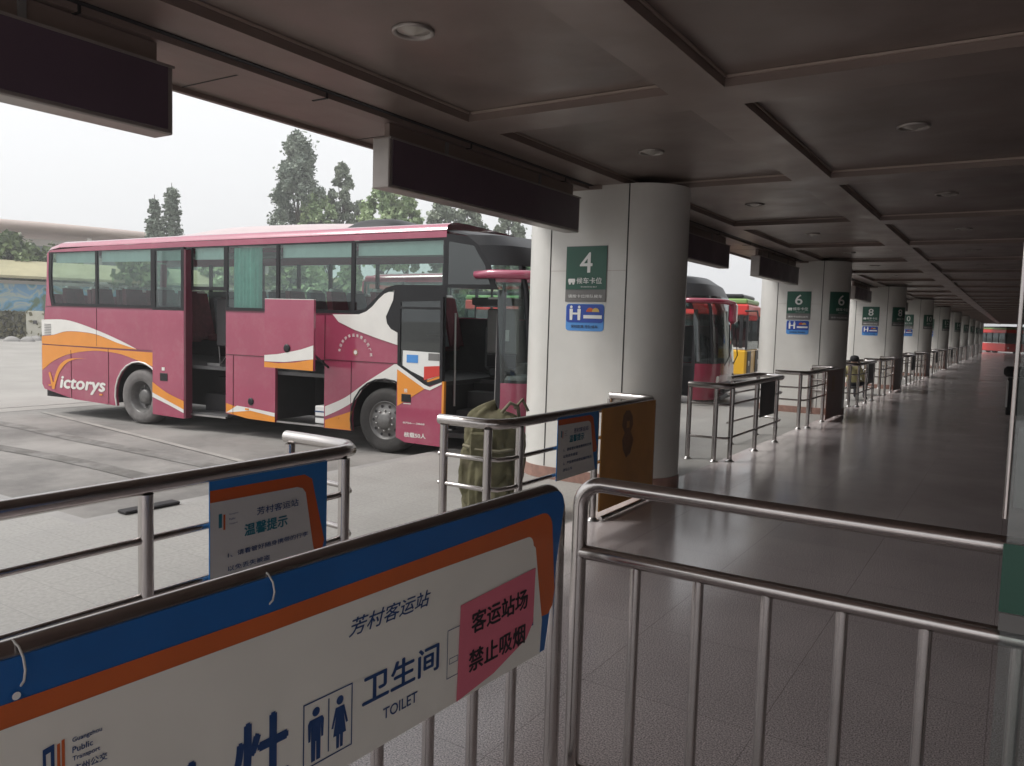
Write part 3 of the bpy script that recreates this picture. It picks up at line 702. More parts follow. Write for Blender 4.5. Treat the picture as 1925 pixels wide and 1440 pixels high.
def coach(origin, rz, label, paint, full=True):
    root = empty('coach', origin, rz, label, 'bus', 'coaches parked nose in at the platform')
    body = MB()
    SWO = [(3.86,1.84),(4.30,1.85),(4.42,1.89),(4.52,1.96),(4.62,2.06),(4.71,2.13),(4.78,2.155),(4.86,2.155),(4.85,2.05),(4.79,1.93),(4.74,1.83),(4.76,1.74),(4.82,1.67),(4.93,1.62)]
    out = [(-2.42,.50),(-2.36,.42),(-1.58,.29),(-.53,.255)] + arch(0,.56,.255) + [(.60,.25),(1.12,.25),(1.12,1.85),(-2.15,1.85),(-2.20,2.06),(-2.28,2.06),(-2.42,1.1)]
    body.sheet(out, paint, sf(0), .05)
    body.sheet([(-2.28,2.06),(-2.20,2.06),(-2.23,2.40),(-2.21,2.76),(-1.0,2.79),(1.0,2.80),(3.4,2.82),(5.64,2.86),(5.64,2.98),(3.4,2.955),(1,2.93),(-2.10,2.88),(-2.22,2.76)][:2]+[(-2.215,2.40),(-2.19,2.755),(1.0,2.795),(5.64,2.855),(5.64,2.935),(3.4,2.905),(1.0,2.878),(-1,2.84),(-2.14,2.79),(-2.24,2.74)], paint, sf(0), .05)
    body.sheet([(1.87,.32),(2.40,.27),(2.83,.26),(2.83,1.205),(3.72,1.205),(3.72,.255)]+[(4.20,.255)]+arch(4.74,.555,.255)[1:]+[(5.30,.255),(5.62,.255),(5.62,1.85),(1.87,1.85)], paint, sf(0), .05)
    # front corner lower panel
    Y = sf(-.004)
    # rear livery
    body.sheet(smooth([(-2.41,1.34),(-2.1,1.36),(-1.76,1.43),(-1.32,1.43),(-.94,1.39),(-.49,1.28),(-.05,1.20)],4)+smooth([(-.05,1.2),(-.42,1.32),(-.94,1.46),(-1.48,1.58),(-1.87,1.625),(-2.41,1.61)],4)[1:], bwhite, Y)
    body.sheet(smooth([(-2.41,1.20),(-1.6,1.185),(-.05,1.185)],3)+smooth([(-.05,1.2),(-.49,1.28),(-.94,1.385),(-1.32,1.425),(-1.76,1.425),(-2.1,1.355),(-2.41,1.325)],4), borange, Y)
    body.sheet([(-2.41,1.18),(-2.41,.74)]+smooth([(-2.34,.78),(-2.09,.92),(-1.68,1.05),(-1.09,1.13),(-.53,1.115),(-.16,1.05),(.28,.95),(.42,.91)],4)+[(.42,1.16)], borange, Y)
    body.sheet(smooth([(-.16,1.035),(.1,.98),(.42,.89)],3)+[(.42,.86)]+smooth([(.42,.86),(.28,.92),(.0,1.0)],3), bwhite, sf(-.005))
    # middle panel sweep
    body.sheet([(1.88,.335),(2.3,.275),(2.83,.262),(2.83,.34),(2.37,.395),(2.1,.43),(1.88,.475)], borange, Y)
    body.sheet([(1.88,.33),(2.1,.30),(2.4,.265)][:1]+[(2.37,.395),(2.83,.34),(2.83,.395),(2.5,.425),(2.1,.45)], bwhite, sf(-.006))
    # front white swoosh
    body.sheet(smooth([(3.74,.42),(3.97,.52),(4.21,.65),(4.30,.74)],4)+arch(4.74,.545,.80)[1:-6]+[(4.93,.95),(4.93,1.21),(4.88,1.205)]+smooth([(4.88,1.2),(4.45,.95),(4.09,.71),(3.74,.56)],5)[1:], bwhite, Y)
    body.sheet([(3.74,.262),(4.19,.262),(4.19,.44),(4.21,.53),(3.74,.37)], borange, Y)
    body.sheet(SWO+[(4.93,1.46),(4.64,1.53),(4.23,1.64),(3.96,1.74)], bwhite, sf(-.012), .01)
    # black area round the front door
    body.sheet([(4.74,1.83),(4.79,1.93),(4.85,2.05),(4.87,2.2),(5.66,2.22),(5.66,1.0),(4.94,1.24),(4.94,1.62),(4.82,1.67),(4.76,1.74)], black, sf(-.008), .006)
    body.sheet([(5.05,1.1),(5.62,.95),(5.62,.26),(5.30,.26),(5.26,.6)], paint, sf(-.002))
    body.sheet([(5.52,.26),(5.62,.26),(5.62,1.25),(5.52,1.25)], borange, sf(-.010), .008)
    # seams / door gaps
    for a, b, z in ((-2.40,.42,1.19),(1.88,2.82,1.205),(3.72,4.94,1.215)): body.box((a,-.006,z-.008),(b,.002,z+.004), maroon_dk)
    for s_, z0, z1 in ((-.72,.27,1.19),(-1.65,.30,1.12),(4.18,.27,1.21),(2.02,.3,1.2)): body.box((s_-.004,-.0065,z0),(s_+.004,.002,z1), maroon_dk)
    for s_ in (-1.0,.42,2.83,3.72): body.box((s_-.003,-.0055,1.21),(s_+.003,.002,1.84), maroon_dk)
    body.box((-2.3,-.006,1.835),(1.1,.002,1.848), maroon_dk); body.box((1.88,-.006,1.835),(3.84,.002,1.848), maroon_dk)
    for s_ in (-2.2,-.9,2.3,3.95): body.box((s_-.035,-.012,.40 if s_ > -2 else .48),(s_+.035,-.004,.425 if s_ > -2 else .505), borange)
    # roof
    n = 10; rows = []
    SS = [-2.24,-2.16,-1.9,-1,1,3.4,5.64]
    def sec(s_, i):
        t = i/n; yy = .0; zt = 2.80+(s_+2.2)*.0125+ (.045 if s_ > 0 else .03)
        a = math.pi*t; e = .55
        cy = math.copysign(abs(math.cos(a))**.45, math.cos(a)); cz = abs(math.sin(a))**.6
        dr = 0
        if s_ <= -2.2: dr = .14
        elif s_ <= -2.1: dr = .06
        return (s_, WD/2-(WD/2)*cy, zt-dr*.6+(.14-dr*.8)*cz)
    vs = []; fs = []
    for s_ in SS:
        for i in range(n+1): vs.append(sec(s_, i))
    for j in range(len(SS)-1):
        for i in range(n): fs.append((j*(n+1)+i, (j+1)*(n+1)+i, (j+1)*(n+1)+i+1, j*(n+1)+i+1))
    body.add(vs, fs, paint, True)
    # rear
    rp = [(-2.42,.50),(-2.42,1.1),(-2.28,2.06),(-2.24,2.4),(-2.22,2.74)]
    cur = [(0,0),(-.07,.10),(-.12,.35),(-.14,1.22),(-.12,2.10),(-.07,2.35),(0,2.45)]
    vs = [(s_+dx, yy, z) for s_, z in rp for dx, yy in cur]; m_ = len(cur)
    for j in range(len(rp)-1):
        for i in range(m_-1):
            body.add([vs[j*m_+i], vs[j*m_+i+1], vs[(j+1)*m_+i+1], vs[(j+1)*m_+i]], [(3,2,1,0)], farglass if (j in (2,3) and 1 <= i <= 4) else paint)
    # front loft
    P0s = {.27:(6.42,.10), .8:(6.46,0), 1.05:(6.46,0), 2.2:(6.38,.06), 2.5:(6.27,.12), 2.75:(6.10,.20), 2.9:(5.92,.30), 2.99:(5.64,.40)}
    hs_ = [.27,.8,1.05,2.2,2.5,2.75,2.9,2.99]
    ends = {.27:6.86,.8:6.95,1.05:6.95,2.2:6.84,2.5:6.76,2.75:6.62,2.9:6.35,2.99:5.66}
    prof = [(0,0),(.35,.04),(.70,.16),(.90,.40),(.97,.8),(1,1.225),(.97,1.65),(.90,2.05),(.70,2.29),(.35,2.41),(0,2.45)]
    def fv(h):
        s0 = P0s[h][0]; e_ = ends[h]; zz = []
        for t, yy in prof:
            z = h
            if h == 2.99: z = 2.93+ .085*math.sin(math.pi*yy/WD)**.6
            elif h == 2.9: z = 2.875+.05*math.sin(math.pi*yy/WD)
            zz.append((s0+(e_-s0)*t, yy, z))
        return zz
    def band(ha, hb, m, mb, inset=0):
        a = fv(ha); b = fv(hb); k = len(a)
        if inset: a = [(x-inset, y_, z) for x, y_, z in a]; b = [(x-inset, y_, z) for x, y_, z in b]
        mb.add(a+b, [(i, i+1, k+i+1, k+i) for i in range(k-1)], m, True)
    band(.27,.8,paint,body); band(.8,1.05,paint,body)
    band(2.5,2.75,black,body); band(2.75,2.9,black,body); band(2.9,2.99,black,body)
    # black quarter above the door
    body.sheet([(5.64,2.22),(6.38,2.2),(6.27,2.5),(6.10,2.75),(5.95,2.86),(5.64,2.90),(5.64,2.86)], black, sf(0), .03)
    body.box((6.38,.02,.27),(6.46,.10,2.2), black)
    # far side, floor, inner partitions
    fo = [(-2.42,.5),(-2.2,.3),(6.4,.3),(6.45,1.0),(6.45,1.85),(-2.15,1.85),(-2.3,1.85)]
    body.sheet(fo, paint, sf(WD), .04)
    body.sheet([(-2.24,2.68),(5.64,2.74),(5.64,2.92),(-2.2,2.84)], paint, sf(WD-.02), .04)
    body.sheet([(-2.3,.98),(6.3,.98),(6.3,1.84),(-2.2,1.84)], darkgrey, sf(WD-.06))
    body.box((-2.38,.06,.95),(5.55,WD-.04,1.0), darkgrey)
    body.box((-2.38,.9,.27),(6.4,WD-.06,.95), blackmatte)
    body.box((-2.38,.06,.29),(-.62,.9,.95), blackmatte)
    body.box((1.90,.06,.29),(2.80,.9,.95), blackmatte); body.box((3.74,.06,.29),(4.15,.9,.95), blackmatte)
    body.box((5.36,.06,.55),(5.6,.9,.95), blackmatte)
    body.box((-2.3,1.0,2.745),(5.6,1.45,2.80), midgrey)
    for s_ in (-1.0,.3,1.15,1.86,2.86,4.18,5.6):
        body.box((s_-.03,WD-.06,1.85),(s_+.03,WD-.02,2.72), black)
    body.build('body', root)
    # windows near side
    wn = [(-2.19,-1.0),(-1.0,.30),(.30,1.12),(1.87,2.86),(2.86,4.18),(4.18,5.64)]
    for a, b in wn:
        if b == 5.64: O = [(a,1.85),(4.40,1.87),(4.74,2.16),(4.9,2.2),(5.64,2.2),(5.64,2.855),(a,2.83)]; I = [(a+.035,1.90),(4.38,1.92),(4.72,2.21),(4.88,2.25),(5.60,2.25),(5.60,2.82),(a+.035,2.80)]
        elif a == -2.19: O = [(-2.15,1.85),(b,1.85),(b,2.785),(-2.19,2.76),(-2.215,2.40),(-2.20,2.06)]; I = [(-2.08,1.90),(b-.03,1.90),(b-.03,2.76),(-2.12,2.735),(-2.15,2.4),(-2.13,2.06)]
        else:
            t0, t1 = 2.775+(a+2.2)*.0098, 2.775+(b+2.2)*.0098
            O = [(a,1.85),(b,1.85),(b,t1),(a,t0)]; I = [(a+.03,1.90),(b-.03,1.90),(b-.03,t1-.025),(a+.03,t0-.025)]
        w = MB(); w.sheet(O, black, sf(.004), .03, holes=(I,)); w.sheet(I, busglass, sf(.012)); w.build('window', root)
    w = MB(); w.sheet([(1.12,2.15),(1.87,2.15),(1.87,2.815),(1.12,2.81)], black, sf(.004), .03, holes=([(1.17,2.2),(1.82,2.2),(1.82,2.785),(1.17,2.78)],)); w.sheet([(1.17,2.2),(1.82,2.2),(1.82,2.785),(1.17,2.78)], busglass, sf(.012)); w.build('window', root)
    w = MB(); w.sheet([(-2.2,1.85),(6.3,1.85),(5.9,2.75),(-2.2,2.70)], farglass, sf(WD-.03)); w.build('far_glazing', root)
    w = MB(); w.sheet([(5.68,2.26),(6.28,2.26),(6.2,2.5),(6.04,2.74),(5.68,2.80)], darkglass, sf(-.004)); w.build('quarter_glass', root)
    ws = MB(); band(1.05,2.2,darkglass if not full else busglass,ws,.0); band(2.2,2.5,darkglass if not full else busglass,ws); ws.build('windscreen', root)
    for i in (2,8):
        ws = MB()
        pts = [fv(h)[i] for h in (1.05,2.2,2.5)]; ws.tube([Vector(p)+Vector((.0,0,0)) for p in pts], .035, black, 8); ws.build('windscreen_pillar', root)
    ws = MB(); ws.tube([(6.99,.5,1.02),(7.0,.9,1.2),(6.95,1.0,1.9)], .012, black, 6); ws.build('wiper', root); ws = MB(); ws.tube([(6.99,1.5,1.02),(7.0,1.9,1.2),(6.9,2.0,1.9)], .012, black, 6); ws.build('wiper', root)
    # headlight cluster, grille, plate strip
    for yy in (.44, 2.01):
        h_ = MB(); h_.box((6.74,yy-.12,.64),(6.90,yy+.12,.80), signwhite, .03); h_.lathe([(.06,0),(.05,.02),(.001,.03)], steel, (6.895,yy,.72), 'x', 16); h_.build('headlight', root)
    gr = MB()
    for i in range(4): gr.box((6.90,.75,.40+.06*i),(6.965,1.70,.43+.06*i), black)
    gr.box((6.93,.2,.28),(6.99,2.25,.36), black, .01); gr.build('grille', root)
    # mirror arm and mirror heads
    ma = MB()
    ma.tube([(6.05,.10,2.35),(6.12,-.06,2.38),(6.35,-.11,2.385),(6.8,-.02,2.38),(7.02,.25,2.37),(7.12,.50,2.34)], [.035,.05,.055,.055,.055,.05], paint, 14)
    ma.build('mirror_arm', root)
    mm = MB(); mm.box((7.03,.40,1.92),(7.19,.66,2.36), paint, .05); mm.box((7.02,.43,1.96),(7.032,.63,2.3), rimm); mm.build('mirror', root)
    # interior
    rows_ = [ -2.0,-1.25,-.5,.25, 2.2,2.95,3.7,4.45] if full else [3.7,4.45]
    for s_ in rows_:
        for yy in (.12,.58,1.50,1.96):
            st = MB(); m__ = seatred if (int(s_*4)+int(yy*3)) % 3 else seatgrey
            st.box((s_-.38,yy,1.32),(s_+.08,yy+.42,1.44), m__, .03)
            vs = [(s_+.02,yy,1.4),(s_+.14,yy,1.4),(s_+.14,yy+.42,1.4),(s_+.02,yy+.42,1.4),(s_-.12+.02,yy+.05,2.16),(s_-.02,yy+.05,2.16),(s_-.02,yy+.37,2.16),(s_-.10,yy+.37,2.16)]
            vs = [(x_+.0, y_, z_) for x_, y_, z_ in vs]
            st.add(vs, [(3,2,1,0),(4,5,6,7),(0,1,5,4),(1,2,6,5),(2,3,7,6),(3,0,4,7)], m__)
            st.box((s_-.10,yy+.08,2.12),(s_-.02,yy+.34,2.2), bwhite, .02) if full else None
            st.build('seat', root)
    st = MB(); st.box((5.5,1.5,1.0),(5.95,1.95,1.12), seatgrey, .03); st.box((5.42,1.5,1.1),(5.54,1.95,1.75), seatgrey, .04); st.build('driver_seat', root)
    st = MB(); st.lathe([(.20,0),(.22,.012),(.24,0),(.22,-.012),(.20,0)], black, (6.25,1.72,1.45), 'x', 24); st.tube([(6.25,1.72,1.45),(6.6,1.72,1.1)], .03, black, 8); st.build('steering_wheel', root)
    st = MB(); st.box((6.35,.25,.6),(6.75,2.2,1.12), darkgrey, .05); st.box((6.2,.9,.6),(6.4,1.3,1.25), midgrey, .04)
    st.box((5.66,.95,.55),(6.38,1.0,1.0), darkgrey); st.build('dashboard', root)
    if not full: return root
    # steps and fittings of the front entrance
    st = MB(); st.box((5.64,.04,.30),(6.36,.9,.36), darkgrey); st.box((5.64,.35,.36),(6.36,.9,.62), darkgrey); st.box((5.64,.65,.62),(6.36,.95,.85), darkgrey); st.build('entrance_steps', root)
    st = MB(); st.box((5.85,.75,1.38),(6.32,.80,1.98), midgrey, .02); st.box((5.87,.745,1.2),(6.30,.78,1.36), black); st.box((6.12,.735,1.55),(6.2,.75,1.7), signwhite)
    st.tube([(5.74,.12,.7),(5.74,.1,1.9)], .016, steel_dull, 8); st.tube([(6.32,.14,.7),(6.34,.12,1.9)], .016, steel_dull, 8); st.build('door_well_fittings', root)
    st = MB(); st.box((5.7,.6,2.02),(6.3,.9,2.12), darkgrey); st.box((5.95,.58,2.10),(6.2,.6,2.125), signwhite); st.build('header_box', root)
    # middle doorway fittings
    st = MB(); st.box((1.14,.04,.24),(1.86,.9,.29), darkgrey); st.box((1.14,.3,.29),(1.86,.9,.55), blackmatte); st.box((1.14,.55,.55),(1.86,.9,.8), blackmatte); st.box((1.12,-.004,.235),(1.87,.04,.262), steel_dull); st.build('entrance_steps', root)
    st = MB(); st.box((1.14,.35,2.05),(1.86,.39,2.14), darkgrey); st.box((1.35,.30,1.30),(1.86,.35,2.04), darkgrey, .02); st.tube([(1.52,.2,1.3),(1.55,.2,1.02),(1.75,.2,1.25),(1.84,.2,1.55)], .008, midgrey, 6)
    st.box((1.3,.18,1.0),(1.56,.24,1.04), midgrey); st.tube([(1.83,.1,.6),(1.83,.1,1.7)], .014, steel_dull, 8); st.build('door_well_fittings', root)
    # curtain and valance
    for a, b in ((1.93,2.46),):
        st = MB(); n = 40; vs = []
        for z in (1.88, 2.78):
            for i in range(n+1):
                x = a+(b-a)*i/n; vs.append((x, .10+.018*math.sin(i*1.15)+.008*math.sin(i*2.7), z))
        st.add(vs, [(i,i+1,i+n+2,i+n+1) for i in range(n)], tealcurtain, True); st.build('curtain', root)
    for a, b in ((-2.1,-1.05),(-.95,.27),(.33,1.1),(1.17,1.82),(2.9,4.14),(4.22,5.55)):
        st = MB(); n = 30; vs = []
        zt = 2.77+(a+2.2)*.009
        for z in (zt-.19, zt):
            for i in range(n+1):
                x = a+(b-a)*i/n; vs.append((x, .07+.006*math.sin(i*1.9), z))
        st.add(vs, [(i,i+1,i+n+2,i+n+1) for i in range(n)], valance, True); st.build('curtain', root)
    # open middle door leaf
    df = sf(-.10)
    lf = empty('door_leaf'); lf.parent = root
    g = MB()
    g.sheet([(.43,.205),(1.11,.185),(1.11,1.83),(.43,1.83)], paint, df, .045)
    g.sheet([(.43,1.83),(1.11,1.83),(1.11,2.79),(.43,2.775)], black, df, .045, holes=([(.49,1.88),(1.05,1.88),(1.05,2.75),(.49,2.74)],))
    g.sheet(smooth([(.43,.71),(.75,.56),(1.11,.455)],4)+[(1.11,.325),(.43,.545)], borange, sf(-.104))
    g.sheet([(.43,.545),(1.11,.325),(1.11,.27),(.8,.37),(.43,.475)], bwhite, sf(-.105))
    g.box((1.11,-.098,.19),(1.15,.02,2.75), maroon_dk)
    g.build('panel', lf)
    g = MB(); g.sheet([(.49,1.88),(1.05,1.88),(1.05,2.75),(.49,2.74)], busglass, sf(-.09)); g.build('glass', lf)
    g = MB(); g.box((.60,-.108,.74),(.76,-.10,.86), black, .003); g.box((.64,-.106,.90),(.70,-.1,.95), bwhite); g.build('handle', lf)
    # open front door leaf (swung out, lying along the side)
    lf = empty('door_leaf'); lf.parent = root; q = -.35
    g = MB()
    g.sheet([(5.16,.30),(5.30,.245),(5.83,.235),(5.83,1.04),(5.62,.97),(5.165,1.22)], paint, sf(q), .05)
    g.sheet([(5.165,1.22),(5.62,.97),(5.83,1.04),(5.82,2.09),(5.155,2.07)], black, sf(q), .05, holes=([(5.20,1.24),(5.62,1.02),(5.79,1.08),(5.78,2.04),(5.20,2.02)],))
    g.sheet([(5.165,1.195),(5.60,.955),(5.18,.70)], borange, sf(q-.004))
    g.sheet([(5.165,1.225),(5.58,.995),(5.66,.97),(5.83,1.04),(5.83,1.015),(5.66,.93),(5.58,.945),(5.165,1.17)], bwhite, sf(q-.006))
    g.box((5.83,q,.25),(5.86,q+.05,1.05), borange)
    g.build('panel', lf)
    g = MB(); g.sheet([(5.20,1.24),(5.62,1.02),(5.79,1.08),(5.78,2.04),(5.20,2.02)], darkglass, sf(q+.012)); g.box((5.20,q+.0,1.93),(5.78,q+.02,1.96), black); g.build('glass', lf)
    g = MB(); g.sheet([(5.24,1.20),(5.62,1.06),(5.79,1.12),(5.79,1.40),(5.24,1.41)], signwhite, sf(q+.009)); g.sheet([(5.30,1.26),(5.47,1.26),(5.47,1.36),(5.30,1.36)], signlblue, sf(q+.006)); g.sheet([(5.56,1.05),(5.79,1.12),(5.79,1.24),(5.56,1.22)], mat('sticker_red',(.55,.04,.03),.5), sf(q+.007)); g.sheet([(5.62,1.03),(5.79,1.085),(5.79,1.115),(5.60,1.045)], borange, sf(q+.006)); g.sheet([(5.62,1.3),(5.78,1.3),(5.78,1.39),(5.62,1.39)], signgrey, sf(q+.007)); g.build('stickers', lf)
    g = MB(); g.box((5.24,q-.008,.76),(5.38,q-.001,.86), black, .002); g.build('handle', lf)
    g = MB(); text(g, '0756—3868', bwhite, sf(q-.003), 5.27,.485,.022,.32, bold=.02); text(g, '核载50人', bwhite, sf(q-.003), 5.29,.315,.062,.32, bold=.03); text(g, '推', bwhite, sf(q-.008), 5.28,.88,.05, bold=.02); g.sheet([(5.27,.735),(5.38,.735),(5.38,.745),(5.27,.745)], bwhite, sf(q-.003)); g.build('lettering', lf)
    g = MB(); g.tube([(5.55,q+.05,.7),(5.62,0,.7)], .02, black, 8); g.tube([(5.55,q+.05,1.6),(5.62,.05,1.6)], .02, black, 8); g.build('hinge_arm', lf)
    # lifted luggage hatch
    q = -.45; hl = empty('luggage_hatch'); hl.parent = root
    g = MB()
    g.sheet([(3.05,1.09),(3.90,1.08),(3.90,2.02),(3.05,2.02)], paint, sf(q), .04)
    g.sheet([(3.05,1.17),(3.4,1.175),(3.90,1.235),(3.90,1.42),(3.7,1.36),(3.56,1.33),(3.3,1.28),(3.05,1.255)], bwhite, sf(q-.004))
    g.sheet([(3.05,1.09),(3.90,1.08),(3.90,1.235),(3.6,1.18),(3.3,1.155),(3.05,1.165)], borange, sf(q-.006))
    g.box((3.05,q,2.02),(3.90,q+.04,2.028), bwhite); g.build('panel', hl)
    g = MB(); g.lathe([(.055,0),(.055,-.006),(.03,-.008),(.001,-.008)], black, (3.45,q-.005,1.365), 'y', 20); g.build('latch', hl)
    g = MB(); g.tube([(3.86,q+.04,1.3),(3.78,.02,1.1)], .016, blackmatte, 8); g.tube([(3.10,q+.04,1.3),(2.9,.02,1.1)], .016, blackmatte, 8); g.build('arm', hl)
    g = MB(); g.lathe([(.055,0),(.055,-.006),(.03,-.010),(.001,-.010)], black, (2.37,-.003,.53), 'y', 20); g.build('latch', root)
    g = MB(); g.box((2.84,.02,.26),(3.71,.06,.285), steel_dull); g.build('hold_sill', root)
    # mudguard lips
    for cs in (0, 4.74):
        g = MB(); P = arch(cs,.56,.26); g.tube([(x,-.002,z) for x,z in P], .014, bwhite if cs == 0 else black, 6); g.build('arch_lip', root)
    g = MB(); g.box((-.62,.3,.15),(-.56,.9,.55), blackmatte); g.build('mudflap', root)
    # livery lettering
    g = MB(); f = sf(-.007)
    g.sheet(smooth([(-2.24,.70),(-2.20,.72),(-2.165,.66),(-2.13,.56)],3)+smooth([(-2.10,.55),(-2.05,.70),(-1.93,.86),(-1.73,.96),(-1.45,.99),(-1.22,.985)],4)+smooth([(-1.22,.99),(-1.5,.975),(-1.75,.90),(-1.93,.75),(-2.02,.60),(-2.09,.43)],4)[1:]+[(-2.15,.43),(-2.20,.6)], borange, f)
    text(g, 'ictorys', bwhite, f, -1.93, .40, .26, 1.13, bold=.035, shear=.18)
    g.sheet(disc(4.25,1.335,.028,18), bwhite, f)
    for i in range(12):
        a = 2*math.pi*i/12; g.sheet([(4.25+.034*math.cos(a-.12),1.335+.034*math.sin(a-.12)),(4.25+.05*math.cos(a),1.335+.05*math.sin(a)),(4.25+.034*math.cos(a+.12),1.335+.034*math.sin(a+.12))], sigtan, f)
    tx = '粤运旅游客运有限公司广州'
    for i, ch in enumerate(tx):
        a = math.pi-math.pi*(i+.5)/len(tx)
        text(g, ch, bwhite, f, 4.245+.245*math.cos(a)-.02*math.sin(a), 1.30+.245*math.sin(a)*1.0, .04, bold=.02, rot=a-math.pi/2)
    g.build('livery_lettering', root)
    g = MB()
    for i in range(7): g.box((-2.33,-.009,1.36+.028*i),(-2.16,-.004,1.372+.028*i), midgrey)
    g.build('vent', root)
    # roof fittings
    pod = mat('roof_pod_paint', (.50,.40,.40), .35, coat=.3, var=.06, scale=2)
    g = MB()
    def dome(mb, s0, s1, y0, y1, z0, h, m, n=12):
        vs = []
        for i in range(n+1):
            for j in range(n+1):
                u, v = i/n, j/n; k_ = (1-abs(2*u-1)**4)*(1-abs(2*v-1)**5)
                vs.append((s0+(s1-s0)*u, y0+(y1-y0)*v, z0+h*k_))
        mb.add(vs, [(i*(n+1)+j,(i+1)*(n+1)+j,(i+1)*(n+1)+j+1,i*(n+1)+j+1) for i in range(n) for j in range(n)], m, True)
    dome(g, .3, 4.6, .3, 2.1, 2.99, .20, pod); g.build('air_conditioner', root)
    g = MB(); dome(g, 3.7, 4.75, .28, 1.4, 3.0, .20, black); g.build('roof_vent', root)
    wheel(root, 0, .04, True); wheel(root, 4.74, .03, False)
    for s_ in (0, 4.74):
        w = MB(); w.lathe([(.25,0),(.43,.02),(.437,.05),(.437,.25),(.25,.28)], rubber, (s_,WD-.32,.44), 'y', 32); w.lathe([(.25,.02),(.001,.02)], rimm, (s_,WD-.32,.44), 'y', 20); w.build('wheel', root)
    return root
RZ = math.atan2(.117,.993)
coach((-11.765,7.366,YZ), RZ, 'nearest maroon coach with white and orange swooshes, its doors and luggage hatch open', maroon)
o = coach((-12.15,15.45,YZ), RZ, 'red coach nosing in between the number 4 and number 6 pillars, with drooping mirror', busred, False)
for s_ in (0, 4.74):
    for yy in (.03, WD-.32):
        w = MB(); w.lathe([(.001,.1),(.25,.1),(.26,0),(.43,.02),(.437,.05),(.437,.25),(.25,.28)], rubber, (s_,yy,.44), 'y', 32); w.build('wheel', o)
g = MB(); g.box((-2.2,.0,2.7),(5.7,WD,2.9), busred, .05); g.build('roof_rail', o)
# luggage piece in the hold
bx = empty('packed_box', (-11.765+3.58*.993-.22*.117, 7.366+3.58*.117+.22*.993, YZ+.29), RZ, 'small pale striped box inside the open luggage hold of the coach', 'box')
g = MB(); g.box((-.12,-.1,0),(.10,.12,.25), signwhite, .01); g.build('carton', bx)
g = MB(); g.box((-.122,-.102,.08),(.102,.1,.11), darkgrey); g.box((-.122,-.102,.16),(.102,.1,.18), inkblue); g.build('strap', bx)

# city buses
yelp = mat('bus_yellow', (.75,.42,.02), .35, coat=.3); redp = mat('bus_bright_red', (.62,.035,.03), .35, coat=.3); grnp = mat('bus_green', (.20,.33,.10), .4)
def city_bus(loc, rz, label, front_low, low2):
    o = empty('city_bus', loc, rz, label, 'bus'); L, Wd, H = 10.5, 2.5, 2.95
    g = MB(); g.box((-L,0,.3),(0,Wd,1.15), low2, .06); g.box((-L,0,2.25),(0,Wd,2.62), redp, .05); g.box((-L,.03,2.62),(-.05,Wd-.03,2.8), grnp, .05); g.box((-L+.1,.1,2.8),(-.2,Wd-.1,H), black, .05)
    g.box((-L,.03,1.15),(-.04,Wd-.03,1.22), bwhite)
    for i in range(9): g.box((-L+i*1.28,0,1.2),(-L+i*1.28+.1,.05,2.27), black); g.box((-L+i*1.28,Wd-.05,1.2),(-L+i*1.28+.1,Wd,2.27), black)
    g.box((-.06,0,1.15),(0,.12,2.27), black); g.box((-.06,Wd-.12,1.15),(0,Wd,2.27), black); g.box((0.001,.15,.35),(.03,.75,1.1), front_low,.01); g.box((0.001,1.75,.35),(.03,2.35,1.1), front_low,.01); g.build('body', o)
    g = MB(); g.box((-L+.02,.04,1.2),(-.05,Wd-.04,2.27), darkglass); g.box((-.045,.12,1.15),(-.01,Wd-.12,2.27), darkglass); g.build('window', o)
    for yy in (.3, 2.2):
        h = MB(); h.lathe([(.09,0),(.08,.02),(.001,.03)], signwhite, (.03,yy,.7), 'x', 14); h.build('headlight', o)
    for s_ in (-2.3,-8):
        for yy in (.02, Wd-.3):
            w = MB(); w.lathe([(.001,.04),(.25,.02),(.42,0),(.44,.03),(.44,.25),(.25,.28),(.001,.26)], rubber, (s_,yy,.44), 'y', 28); w.build('wheel', o)
    m_ = MB(); m_.tube([(-.1,-.02,2.4),(.3,-.15,2.4),(.35,-.15,2.1)], .03, black, 8); m_.box((.3,-.25,1.7),(.38,-.05,2.15), black, .02); m_.build('mirror', o)
    return o
city_bus((-7.35,25.6,YZ), RZ, 'city bus with red roof band and yellow lower corner, behind the number 6 pillar', darkgrey, yelp)
city_bus((-1.0,98,YZ), R(-62), 'small bright red and white bus in daylight at the far end of the platform', redp, redp)
city_bus((-5.5,110,YZ), R(-60), 'pale bus behind the far red bus, at the end of the platform', bwhite, bwhite)
city_bus((-6.6,42,YZ), RZ, 'pale bus far behind the number 8 pillar', yelp, bwhite)

